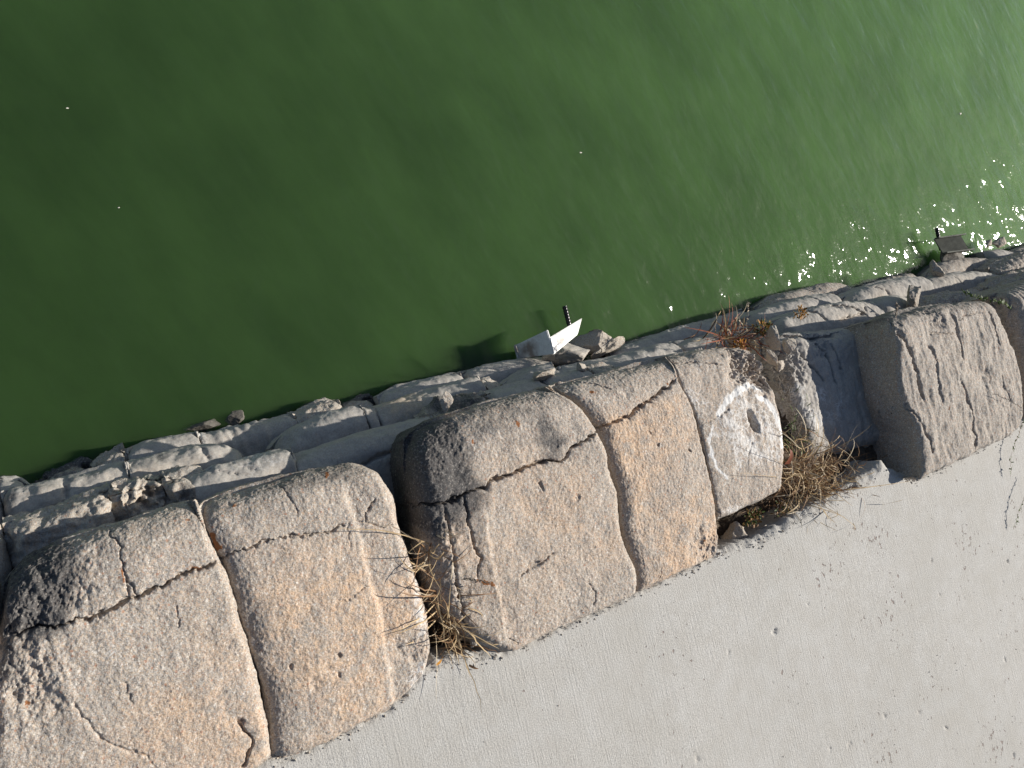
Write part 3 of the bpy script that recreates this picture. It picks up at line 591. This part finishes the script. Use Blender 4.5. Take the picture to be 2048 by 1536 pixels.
low(4, [(-150, 990), (-80, 975), (-20, 960)], 'waterline sack past the left edge')
low(4, [(-15, 958), (15, 954), (38, 957), (56, 968)], 'rounded pale sack end at the far left of the waterline', ends=(.02, .03), orange=.1)
low(4, [(70, 965), (110, 943), (150, 926), (185, 925)], 'dark damp rough sack by the water near the left edge', mat=M_BROKEN, rough=.012, zt=-.425, paint=[(1, [(130, 940)], .1, .3)])
low(4, [(187, 935), (205, 915), (230, 904), (250, 897)], 'broken gravel lump at the left waterline', mat=M_BROKEN, rough=.012, ends=(.02, .012), orange=.5)
low(4, [(254, 900), (275, 888), (310, 878), (355, 869), (392, 863)], 'pale waterline sack with wrinkled left end', ends=(.008, .005))
low(4, [(397, 868), (440, 860), (490, 848), (540, 838), (585, 827)], 'chalky waterline sack with a small peak', ends=(.005, .006), flute=.003, paint=[(2, [(400, 875)], .02, .4)])
low(4, [(584, 828), (615, 812), (645, 800), (680, 799)], 'rubbly waterline sack among pebbles', mat=M_BROKEN, rough=.008, ends=(.008, .02))
low(4, [(684, 812), (715, 795), (755, 788)], 'dark waterline sack in shadow left of the pale slab', zt=-.42, mat=M_BROKEN, rough=.006)
low(4, [(757, 792), (790, 776), (830, 763), (880, 750), (926, 743)], 'pale flat waterline sack behind the long smooth one', orange=.2)
low(4, [(930, 744), (980, 727), (1040, 714), (1110, 712)], 'waterline sack in deep shade left of the white bracket', zt=-.40)
low(4, [(1230, 700), (1290, 677), (1340, 660), (1400, 642), (1460, 628), (1500, 615)], 'shaded waterline sack left of the sun glitter', zt=-.40)
low(4, [(1520, 612), (1563, 586), (1619, 574), (1657, 564), (1685, 563), (1704, 572)], 'speckled waterline sack nearest the sun glitter', mat=M_GREY, ends=(.05, .03), cracks=[(zN([(520, 690), (560, 730)]), .003, .01)])
low(4, [(1712, 580), (1760, 556), (1810, 545), (1850, 540)], 'dark waterline sack in shadow under the sun glitter', zt=-.43, mat=M_GREY, rough=.006)
low(4, [(1860, 550), (1877, 528), (1900, 519), (1924, 514), (1950, 513), (1976, 518)], 'humped waterline sack under the second bracket', ends=(.04, .03), mat=M_GREY)
low(4, [(1972, 502), (1990, 498), (2010, 499), (2032, 504)], 'flat sack right of the second bracket', orange=.2)
low(4, [(2025, 500), (2060, 488), (2150, 465), (2300, 430)], 'waterline sack leaving the picture on the right', mat=M_GREY)

# ------------------------------------------------------------------ broken lumps of concrete
import bmesh
def lump(px, z, size, label, mat=None, seed=0, squash=(1, 1, .7), group='broken concrete lumps along the sacks', rot=0.0, name='concrete_lump', cat='rubble'):
    r_ = np.random.default_rng(seed)
    bm = bmesh.new(); bmesh.ops.create_icosphere(bm, subdivisions=5, radius=1.0)
    P = np.array([v.co[:] for v in bm.verts]); Fq = np.array([[v.index for v in f.verts] for f in bm.faces]); bm.free()
    nrm = r_.normal(size=(11, 3)); nrm /= np.linalg.norm(nrm, axis=1)[:, None]; d = r_.uniform(.35, .7, 11)
    for n_, dd in zip(nrm, d):
        over = np.clip(P @ n_ - dd, 0, None); P = P - over[:, None] * n_ * .95
    P = P * 1.25 * (1 + .10 * fbm(P + seed, 1.6, 3, .5)[:, None] + .05 * fbm(P + seed, 7, 4, .65)[:, None])
    P = P * np.array(squash) * size
    c, s = math.cos(rot), math.sin(rot); P[:, :2] = P[:, :2] @ np.array([[c, s], [-s, c]])
    o = mesh_np(name, P, Fq, mat or M_BROKEN, paint=np.tile([.25, 0, 0, 0], (len(P), 1)))
    p = at(px, z); o.location = (float(p[0]), float(p[1]), z)
    return tag(o, label, cat, group)
lump((890, 806), -.045, .020, 'chalky pointed stone above the sooty corner', seed=3, squash=(.8, 1.0, .8))
lump((1080, 752), -.20, .024, 'grey wedge of rubble under the white bracket', seed=5, squash=(1.4, .8, .7), rot=.2)
lump((1160, 733), -.19, .014, 'small tan stone behind the wrinkled brown sack', seed=6)
lump((1185, 692), -.45, .06, 'rough pale stone at the water right of the white bracket', seed=8, squash=(1.15, .7, .75), rot=.2)
lump((1215, 694), -.43, .035, 'bright chalky stone at the tip of the waterline rubble', seed=9, squash=(1.5, .6, .6), rot=.25)
lump((1142, 716), -.425, .07, 'rounded mound of cement set below the bracket', seed=10, mat=M_LOW, squash=(1.2, .62, .7), rot=.1)
lump((1545, 675), -.045, .030, 'pointed grey stone by the moss cushion', seed=11, squash=(.7, 1.1, 1))
lump((1541, 712), -.045, .020, 'upright grey stone between two sacks', seed=12, squash=(.6, 1.3, 1))
lump((1583, 690), -.05, .022, 'knobbly stone on the sunken sack', seed=13)
lump((1560, 728), -.05, .016, 'smallest grey stone in the weedy gap', seed=14)
lump((1900, 517), -.44, .055, 'dark lump added under the second bracket to join its shadow to the wall', seed=31, mat=M_DAMP_SHADE, squash=(1.3, .7, .6))  # added lump, closes the gap between the bracket's shadow and the wall
lump((1870, 540), -.31, .030, 'grey boulder between lower sacks on the right', seed=15, mat=M_GREY, squash=(.9, 1, .9))
lump((1826, 590), -.13, .035, 'dark gravelly boulder behind the ribbed sack', seed=16, mat=M_GREY)
lump((2000, 486), -.42, .030, 'pale stone at the water right of the second bracket', seed=17, squash=(1.2, .8, .7))
lump((1978, 487), -.43, .022, 'small sunlit stone touching the second bracket', seed=18)
lump((470, 838), -.482, .020, 'mossy stone breaking the water surface, right one of two', seed=20, mat=M_DAMP_SHADE, squash=(1.3, .8, .6))
lump((410, 852), -.482, .026, 'mossy stone breaking the water surface, left one of two', seed=21, mat=M_DAMP_SHADE, squash=(1.6, .7, .6))
lump((1478, 1078), -.055, .050, 'dark pitted lump of mortar in the hole beside the orange sack', seed=22, squash=(1.0, .8, .8))
lump((1530, 1062), -.05, .035, 'crumbly grey mortar lump under the moss by the walkway', seed=23, squash=(1.4, .7, .7))
lump((1806, 922), -.045, .05, 'shaded stone block under the ribbed corner', seed=25, mat=M_GREY, squash=(.9, .8, .8))
lump((948, 1284), -.005, .012, 'small stone at the walkway edge beside the straw clump', seed=28)

# loose grit along the crevice and over the low sacks
def grit():
    V, Fq = [], []
    base = np.array([(1, 0, 0), (-1, 0, 0), (0, 1, 0), (0, -1, 0), (0, 0, 1), (0, 0, -1)], float)
    fa = [(0, 2, 4), (2, 1, 4), (1, 3, 4), (3, 0, 4), (2, 0, 5), (1, 2, 5), (3, 1, 5), (0, 3, 5)]
    E_ = np.array([at(p, 0) for p in EDGE if -50 < p[0] < 2060])
    s = np.concatenate([[0], np.cumsum(np.hypot(*np.diff(E_[:, :2], axis=0).T))])
    for k in range(520):
        t = rng.uniform(0, s[-1]); x, y = np.interp(t, s, E_[:, 0]), np.interp(t, s, E_[:, 1])
        p = np.array([x, y + rng.normal(-.004, .006), .0005]); r_ = rng.uniform(.0007, .0024) if rng.random() < .93 else rng.uniform(.003, .005)
        n = len(V); V.extend((base * r_ * rng.uniform(.6, 1.3, 3) + rng.normal(0, r_ * .15, (6, 3)) + p).tolist()); Fq.extend([tuple(i + n for i in f) for f in fa])
    for k in range(60):
        p = at((rng.uniform(900, 2048), rng.uniform(1150, 1536)), .0006)
        if p[1] > -.63: continue
        r_ = rng.uniform(.0007, .0018)
        n = len(V); V.extend((base * r_ * rng.uniform(.6, 1.3, 3) + p).tolist()); Fq.extend([tuple(i + n for i in f) for f in fa])
    o = mesh_np('grit', V, Fq, M_BROKEN, smooth=False, paint=np.zeros((len(V), 4)))
    o['kind'] = 'stuff'
    return o
grit()

# ------------------------------------------------------------------ white brackets and reinforcing bars at the waterline
def plate(name, quad, th, mat, parent):
    """a flat plate with thickness from four corner points"""
    q = np.array(quad, float) - np.array(parent.location); n = np.cross(q[1] - q[0], q[3] - q[0]); n /= np.linalg.norm(n)
    bm = bmesh.new(); a = [bm.verts.new(p) for p in q]; b = [bm.verts.new(p - n * th) for p in q]
    bm.faces.new(a); bm.faces.new(b[::-1])
    for i in range(4): bm.faces.new((a[i], b[i], b[(i + 1) % 4], a[(i + 1) % 4]))
    bmesh.ops.recalc_face_normals(bm, faces=bm.faces)
    bmesh.ops.bevel(bm, geom=list(bm.edges), offset=th * .3, segments=2, affect='EDGES')
    me = bpy.data.meshes.new(name); bm.to_mesh(me); bm.free(); me.materials.append(mat)
    o = bpy.data.objects.new(name, me); col.objects.link(o); o.parent = parent
    return o
b1 = thing('white_bracket', at((1108, 708), -.34), 'weathered white folded bracket sticking up at the waterline', 'bracket')
zt_, zl_ = -.345, -.455
plate('side_plate', [at((1040, 718), zl_), at((1108, 708), zt_), at((1094, 660), zt_), at((1031, 690), zl_)], .006, M_WHITE, b1)
plate('top_plate', [at((1108, 709), zt_ + .001), at((1156, 669), zt_ - .02), at((1165, 636), zt_ - .02), at((1100, 675), zt_ + .001)], .006, M_WHITE, b1)
plate('flange', [at((1036, 719), zl_ - .004), at((1046, 717), zl_ - .002), at((1036, 688), zl_ - .002), at((1028, 690), zl_ - .004)], .008, M_WHITE, b1)
b2 = thing('white_bracket', at((1920, 495), -.40), 'trough shaped bracket with shade in its dark colour beside the sun glitter', 'bracket')
e0, e1 = at((1868, 478), -.435), at((1886, 508), -.435); up_ = np.array([.10, -.012, .045])
plate('side_plate', [e1, e1 + up_, e0 + up_, e0], .006, M_SHADE_METAL, b2)
plate('front_cheek', [e1 + (-.004, 0, 0), e1 + (.12, -.012, .0), e1 + (.12, -.012, .055), e1 + (-.004, 0, .02)], .005, M_SHADE_METAL, b2)
plate('back_cheek', [e0 + (0, -.002, 0), e0 + (.12, -.012, .0), e0 + (.12, -.012, .055), e0 + (0, -.002, .02)], .005, M_SHADE_METAL, b2)

def rebar(p0, p1, z0, z1, label):
    a, b = at(p0, z0), at(p1, z1); d = b - a; L = np.linalg.norm(d); d /= L
    s1 = np.cross(d, [0, 0, 1.0]); s1 /= np.linalg.norm(s1); s2 = np.cross(s1, d)
    n, m = 120, 16; T = np.linspace(0, L, n); th = np.linspace(0, 2 * math.pi, m, endpoint=False)
    V = []
    for t_ in T:
        rr = .0066 + .0013 * max(0, math.cos(t_ / .0085 * 2 * math.pi)) ** 2
        for q in th: V.append(d * t_ + (s1 * math.cos(q) + s2 * math.sin(q)) * rr)
    V = np.array(V + [d * 0, d * L]); Fq = []
    for i in range(n - 1):
        for j in range(m): Fq.append((i * m + j, i * m + (j + 1) % m, (i + 1) * m + (j + 1) % m, (i + 1) * m + j))
    for j in range(m): Fq.append((n * m, (j + 1) % m, j, n * m)[:3] + (j,)); Fq.append((n * m + 1, (n - 1) * m + j, (n - 1) * m + (j + 1) % m, (n - 1) * m + (j + 1) % m))
    me = bpy.data.meshes.new('rebar_stub'); me.from_pydata(V.tolist(), [], [tuple(dict.fromkeys(f)) for f in Fq]); me.update()
    me.polygons.foreach_set('use_smooth', [True] * len(me.polygons)); me.materials.append(M_REBAR)
    o = bpy.data.objects.new('rebar_stub', me); col.objects.link(o); o.location = a.tolist()
    return tag(o, label, 'rebar', 'ribbed reinforcing bars at the waterline')
rebar((1143, 668), (1129, 612), -.45, -.445, 'dark ribbed steel bar stub above the sunlit white bracket')
rebar((1882, 500), (1873, 456), -.44, -.43, 'dark ribbed steel bar stub by the shaded trough bracket')

# ------------------------------------------------------------------ dry grass and weeds
def ribbon(pts, w, name, mat, parent, tip=.12, fold=.25):
    """a grass blade: tapering folded strip along pts"""
    P = np.array(pts, float); n = len(P); T = np.gradient(P, axis=0); T /= np.linalg.norm(T, axis=1)[:, None] + 1e-9
    ref = np.array([0, 0, 1.0]) + rng.normal(0, .5, 3)
    S = np.cross(T, ref); S /= np.linalg.norm(S, axis=1)[:, None] + 1e-9; Nn = np.cross(S, T)
    f = np.linspace(0, 1, n); ww = w * .5 * (tip + (1 - tip) * np.sin(np.pi * np.clip(.25 + f * .75, 0, 1)) ** .8)
    V = np.concatenate([P - S * ww[:, None] + Nn * ww[:, None] * fold, P, P + S * ww[:, None] + Nn * ww[:, None] * fold])
    Fq = [(i, i + 1, n + i + 1, n + i) for i in range(n - 1)] + [(n + i, n + i + 1, 2 * n + i + 1, 2 * n + i) for i in range(n - 1)]
    V = V - np.array(parent.location)
    return V, Fq

def curve_pts(root, d, L, n=9, droop=.5, curl=.3):
    p = np.array(root, float); d = np.array(d, float); d /= np.linalg.norm(d); pts = [p.copy()]
    ax = rng.normal(0, 1, 3)
    for k in range(n - 1):
        d = d + np.array([0, 0, -droop * (k / n)]) * .35 + np.cross(ax, d) * curl * rng.uniform(.0, .25); d /= np.linalg.norm(d)
        p = p + d * L / (n - 1); pts.append(p.copy())
    return pts

def blade_part(parent, pts, w, mat, name='grass_blade'):
    V, Fq = ribbon(pts, w, name, mat, parent)
    return mesh_np(name, V, Fq, mat, parent)

def many(parent, name, blades, mat):
    V, Fq = [], []
    for pts, w in blades:
        v, f = ribbon(pts, w, name, mat, parent); n = sum(len(a) for a in V); V.append(v); Fq += [tuple(i + n for i in q) for q in f]
    o = mesh_np(name, np.concatenate(V), Fq, mat, parent); o['kind'] = 'stuff'
    return o

def clamp_floor(pts, zmin):
    for i, p in enumerate(pts):
        if i > 1 and p[2] < zmin: p[2] = zmin + .001 * i
    return pts

# straw clump in the gap between the two big tan sacks
ga = thing('straw_clump', at((880, 1250), -.06), 'straw grass clump in the gap between the seam strip sack and the long cracked one', 'dry grass')
for px, tip, L, mat, w in [((885, 1100), (700, 1035), .0, M_STRAW, .003), ((880, 1108), (738, 1030), 0, M_PALE, .0022), ((880, 1190), (792, 1182), 0, M_BROWN, .004), ((878, 1200), (778, 1262), 0, M_STRAW, .003),
                           ((882, 1215), (772, 1290), 0, M_STRAW, .003), ((880, 1180), (800, 1160), 0, M_BROWN, .003), ((872, 1240), (786, 1300), 0, M_STRAW, .0035), ((868, 1250), (872, 1390), 0, M_PALE, .0018), ((900, 1240), (960, 1440), 0, M_STRAW, .0022),
                           ((910, 1270), (1015, 1302), 0, M_STRAW, .003), ((905, 1285), (1002, 1300), 0, M_BROWN, .0022), ((900, 1230), (985, 1310), 0, M_STRAW, .006), ((893, 1060), (905, 1170), 0, M_PALE, .003), ((866, 1065), (890, 1090), 0, M_PALE, .005), ((880, 1060), (905, 1085), 0, M_PALE, .003), ((895, 1225), (940, 1345), 0, M_STRAW, .003)]:
    r0 = at(px, -.02); t0 = at(tip, .028 if tip[1] < 1300 else .012)
    k = np.linspace(0, 1, 11)[:, None]; mid = .5 * (r0 + t0) + np.array([0, 0, .03]) + rng.normal(0, .008, 3)
    blade_part(ga, (1 - k) ** 2 * r0 + 2 * k * (1 - k) * mid + k ** 2 * t0 + .003 * np.cumsum(rng.normal(0, 1, (11, 3)), 0) * k * (1, 1, .4), w * .85, mat)
for k in range(125):
    t = rng.random(); px = (852 + 55 * t + rng.normal(0, 7), 1085 + 205 * t + rng.normal(0, 8))
    r0 = at(px, -.02); ang = rng.choice([rng.normal(math.pi, .55), rng.normal(-1.2, .6), rng.uniform(0, 6.28)])
    d = (math.cos(ang) * .8, math.sin(ang) * .8, rng.uniform(.7, 1.6))
    blade_part(ga, clamp_floor(curve_pts(r0, d, rng.uniform(.05, .13), 9, rng.uniform(.3, 1.2), 1.5), -.06), rng.uniform(.0011, .0028), random.choice([M_STRAW, M_BROWN, M_BROWN, M_PALE, M_STRAW]))
fb = []
for k in range(160):
    t = rng.random(); r0 = at((855 + 50 * t + rng.normal(0, 9), 1090 + 205 * t), -.03)
    ang = rng.uniform(0, 6.28); fb.append((curve_pts(r0, (math.cos(ang), math.sin(ang), rng.uniform(.4, 1.5)), rng.uniform(.03, .075), 6, 1.2, 1.0), rng.uniform(.0008, .0018)))
many(ga, 'fine_blades', fb, M_BROWN)
lf = curve_pts(at((872, 1330), .004), (1, .35, .25), .022, 7, .6, .5); blade_part(ga, lf, .007, M_ORANGE, 'amber_blade')

# thick matted clump beside the sunken sack
gb = thing('straw_clump', at((1625, 960), -.07), 'thick matted brown grass clump at the walkway edge below the white ringed sack', 'dry grass')
for k in range(292):
    px = (rng.normal(1620, 42), rng.normal(960, 36))
    r0 = at(px, -.03); ang = rng.uniform(0, 6.28)
    d = (math.cos(ang), math.sin(ang), rng.uniform(.3, 1.3))
    blade_part(gb, clamp_floor(curve_pts(r0, d, rng.uniform(.045, .11), 8, rng.uniform(.4, 1.3), 1.3), -.07), rng.uniform(.0014, .0034), random.choice([M_STRAW, M_STRAW, M_BROWN, M_PALE, M_BROWN, M_STRAW]))
for px, tip, w, mat in [((1640, 985), (1822, 962), .0022, M_STRAW), ((1650, 970), (1735, 952), .003, M_STRAW), ((1640, 1010), (1710, 1055), .002, M_STRAW), ((1620, 1000), (1655, 1040), .003, M_STRAW), ((1650, 1000), (1690, 1000), .003, M_PALE), ((1600, 900), (1533, 848), .0018, M_PALE), ((1590, 960), (1470, 945), .0015, M_STRAW),
                        ((1605, 960), (1480, 880), .0012, M_TWIG), ((1610, 880), (1590, 815), .003, M_PALE), ((1622, 900), (1625, 810), .0018, M_PALE), ((1655, 930), (1690, 905), .0018, M_TWIG), ((1580, 1000), (1690, 1035), .0018, M_STRAW)]:
    r0, t0 = at(px, -.02), at(tip, .035); k = np.linspace(0, 1, 10)[:, None]; mid = .5 * (r0 + t0) + np.array([0, 0, .03])
    blade_part(gb, (1 - k) ** 2 * r0 + 2 * k * (1 - k) * mid + k ** 2 * t0, w * 1.1, mat)
fb = []
for k in range(700):
    r0 = at((rng.normal(1615, 50), rng.normal(965, 38)), -.075); ang = rng.uniform(0, 6.28)
    fb.append((curve_pts(r0, (math.cos(ang), math.sin(ang), rng.uniform(.2, 1.2)), rng.uniform(.025, .075), 6, 1.0, 1.0), rng.uniform(.001, .002)))
many(gb, 'fine_blades', fb, M_BROWN)
fb = []
for k in range(60):
    r0 = at((rng.normal(1590, 22), rng.normal(880, 40)), -.06); ang = rng.uniform(0, 6.28)
    fb.append((curve_pts(r0, (math.cos(ang), math.sin(ang), rng.uniform(.3, 1.2)), rng.uniform(.015, .035), 6, 1.0, 1.0), rng.uniform(.0014, .003)))
many(gb, 'green_blades', fb, M_GREEN)

# dead wiry stems between the white ringed sack and the sunken one
gd = thing('dead_stems', at((1580, 820), -.08), 'tangle of thin dead grey stems between the white ringed sack and the sunken sack', 'dead weed')
fb = []
for k in range(260):
    t = rng.random(); r0 = at((1555 + 50 * t + rng.normal(0, 8), 735 + 165 * t), -.075); ang = rng.uniform(0, 6.28)
    fb.append((curve_pts(r0, (math.cos(ang), math.sin(ang), rng.uniform(.3, 1.4)), rng.uniform(.02, .06), 6, .9, 1.6), rng.uniform(.0008, .0016)))
many(gd, 'wiry_stems', fb, M_TWIG)

# reddish tuft behind the white ringed sack
gc = thing('reddish_tuft', at((1450, 672), -.10), 'reddish brown grass tuft growing behind the white ringed sack', 'dry grass')
for px, tip, w in [((1448, 668), (1457, 590), .005), ((1450, 668), (1440, 605), .004), ((1440, 672), (1370, 655), .003), ((1455, 670), (1463, 605), .0035), ((1452, 672), (1432, 640), .004), ((1460, 672), (1500, 610), .002), ((1455, 680), (1512, 668), .0025), ((1445, 680), (1402, 688), .003), ((1466, 678), (1480, 640), .003)]:
    r0, t0 = at(px, -.08), at(tip, -.02); k = np.linspace(0, 1, 10)[:, None]; mid = .5 * (r0 + t0) + np.array([0, 0, .02])
    blade_part(gc, (1 - k) ** 2 * r0 + 2 * k * (1 - k) * mid + k ** 2 * t0, w, random.choice([M_RED, M_RED, M_STRAW]))
for k in range(130):
    r0 = at((rng.normal(1460, 30), rng.normal(678, 10)), -.10); ang = rng.uniform(0, 6.28)
    blade_part(gc, clamp_floor(curve_pts(r0, (math.cos(ang), math.sin(ang), rng.uniform(.4, 1.3)), rng.uniform(.04, .085), 8, rng.uniform(.4, 1.2), .8), -.11), rng.uniform(.0016, .0036), random.choice([M_RED, M_BROWN, M_RED, M_STRAW, M_PALE]))

def stem_plant(path, z0, z1, label, mat_s, mat_l, nl=24, lw=.004, ll=.009, name='leafy_stem', sw=.0012, root=None):
    """a thin stem along pixel points with little leaves on both sides"""
    pts = np.array([at(p, z0 + (z1 - z0) * i / (len(path) - 1)) for i, p in enumerate(path)])
    o = thing(name, pts[0], label, 'weed')
    t = np.linspace(0, 1, 30); s = np.linspace(0, 1, len(pts)); P = np.stack([np.interp(t, s, pts[:, i]) for i in range(3)], 1) + .0015 * rng.normal(0, 1, (30, 3))
    V, Fq = [], []
    for i, p in enumerate(P):
        rr = sw * (1 - .5 * t[i])
        for q in range(5): V.append(p - np.array(o.location) + rr * np.array([math.cos(q * 1.257), math.sin(q * 1.257) * .7, math.sin(q * 1.257) * .7]))
    for i in range(29):
        for q in range(5): Fq.append((i * 5 + q, i * 5 + (q + 1) % 5, (i + 1) * 5 + (q + 1) % 5, (i + 1) * 5 + q))
    mesh_np('stem', V, Fq, mat_s, o)
    for k in range(nl):
        p = P[int(rng.uniform(2, 29))]; d = rng.normal(0, 1, 3); d[2] = abs(d[2]) * .6
        blade_part(o, curve_pts(p, d, ll * rng.uniform(.6, 1.2), 5, .3, .3), lw * rng.uniform(.7, 1.2), mat_l, 'leaf')
    return o
stem_plant([(2050, 835), (2040, 860), (2030, 885), (2020, 920), (2021, 955)], .03, .012, 'short green leafy stem lying over the walkway edge at the right', M_BROWN, M_GREEN, 34, .0035, .008)
stem_plant([(2070, 950), (2048, 995), (2035, 1030), (2028, 1060)], .03, .012, 'small leafed stem end hanging over the walkway at the right edge', M_BROWN, M_GREEN, 30, .0035, .008)
stem_plant([(1985, 787), (2010, 796), (2035, 810), (2055, 835)], .07, .075, 'bare brown twig across the right side of the ribbed sack', M_TWIG, M_TWIG, 6, .002, .006)
stem_plant([(1922, 580), (1945, 593), (1975, 600), (2005, 606), (2022, 618)], -.02, .06, 'trailing green weed creeping between the ribbed sack and the lichened one', M_GREEN, M_GREEN, 60, .006, .012)
stem_plant([(1793, 632), (1794, 618), (1793, 604)], .05, .09, 'dark little shoot on the crest of the ribbed sack', M_TWIG, M_TWIG, 10, .005, .009, sw=.003)
stem_plant([(1490, 668), (1494, 640), (1497, 612), (1496, 603)], -.08, .02, 'dry forked weed stalk right of the reddish tuft', M_TWIG, M_PALE, 9, .004, .006)
stem_plant([(1475, 665), (1480, 650), (1478, 632)], -.08, 0.0, 'little dry flower stalk beside the reddish tuft', M_TWIG, M_PALE, 8, .004, .006)

def cushion(px, z, R_, n, label, mats):
    o = thing('moss_cushion', at(px, z), label, 'moss'); p = np.array(o.location)
    for k in range(n):
        d = rng.normal(0, 1, 3); d[2] = abs(d[2]) * .7; d /= np.linalg.norm(d)
        q = p + d * R_ * rng.uniform(.3, 1.0) * np.array([1.3, .8, .7])
        blade_part(o, curve_pts(q, d + rng.normal(0, .6, 3), rng.uniform(.006, .012), 4, .3, .4), rng.uniform(.003, .005), random.choice(mats), 'leaf')
    return o
cushion((1522, 656), -.07, .028, 130, 'mustard green moss cushion by the pointed stone', [M_MOSS, M_ORANGE, M_GREEN, M_MOSS])
cushion((1478, 692), -.06, .020, 80, 'orange brown moss cushion under the reddish tuft', [M_MOSS, M_ORANGE, M_RED])
cushion((1600, 626), -.12, .022, 80, 'tiny mustard moss tuft on the pale split sack', [M_MOSS, M_ORANGE, M_MOSS])
cushion((1505, 1035), -.03, .026, 120, 'low dark green moss along the foot of the white ringed sack', [M_MOSS, M_GREEN, M_BROWN])
cushion((1560, 1015), -.035, .026, 100, 'ragged moss between the grass clump and the white ringed sack', [M_MOSS, M_GREEN, M_BROWN, M_TWIG])

# single leaves and twigs
def leaf(px, z, L, w, ang, mat, label, rise=.25, name='fallen_leaf'):
    p = at(px, z); o = thing(name, p, label, 'leaf')
    pts = curve_pts(p, (math.cos(ang), math.sin(ang), rise), L, 8, .9, .3)
    V, Fq = ribbon(pts, w, name, mat, o, tip=.1, fold=.15); mesh_np('leaf_blade', V, Fq, mat, o)
    return o
leaf((1573, 928), -.01, .045, .022, 1.4, M_RUST, 'rust red leaf standing in the grass beside the white ringed sack', 1.0)
leaf((938, 1330), .004, .022, .005, -.9, M_BROWN, 'curled brown leaf lying on the walkway below the straw clump')
tw = stem_plant([(924, 1157), (940, 1159), (962, 1161), (982, 1166)], .042, .043, 'thin dark twig lying on the long cracked sack', M_TWIG, M_TWIG, 0, name='twig', sw=.0026)
tw['category'] = 'twig'

# flecks drifting on the water
def fleck(px, L, label):
    p = at(px, WATER_Z + .003); o = lump(px, WATER_Z + .002, L, label, mat=M_FLECK, seed=int(px[0]), squash=(1.2, .6, .3), group='pale flecks floating on the water', name='floating_fleck', cat='debris')
    return o
fleck((1921, 227), .007, 'pale fleck floating far out towards the right')
fleck((1161, 305), .0045, 'pale fleck floating on the water near the middle')
fleck((135, 216), .0022, 'tiny bright fleck floating in the upper left')
fleck((237, 415), .0018, 'tiny dull fleck floating left of centre')
fleck((1628, 196), .0016, 'small speck floating above the sun glitter')
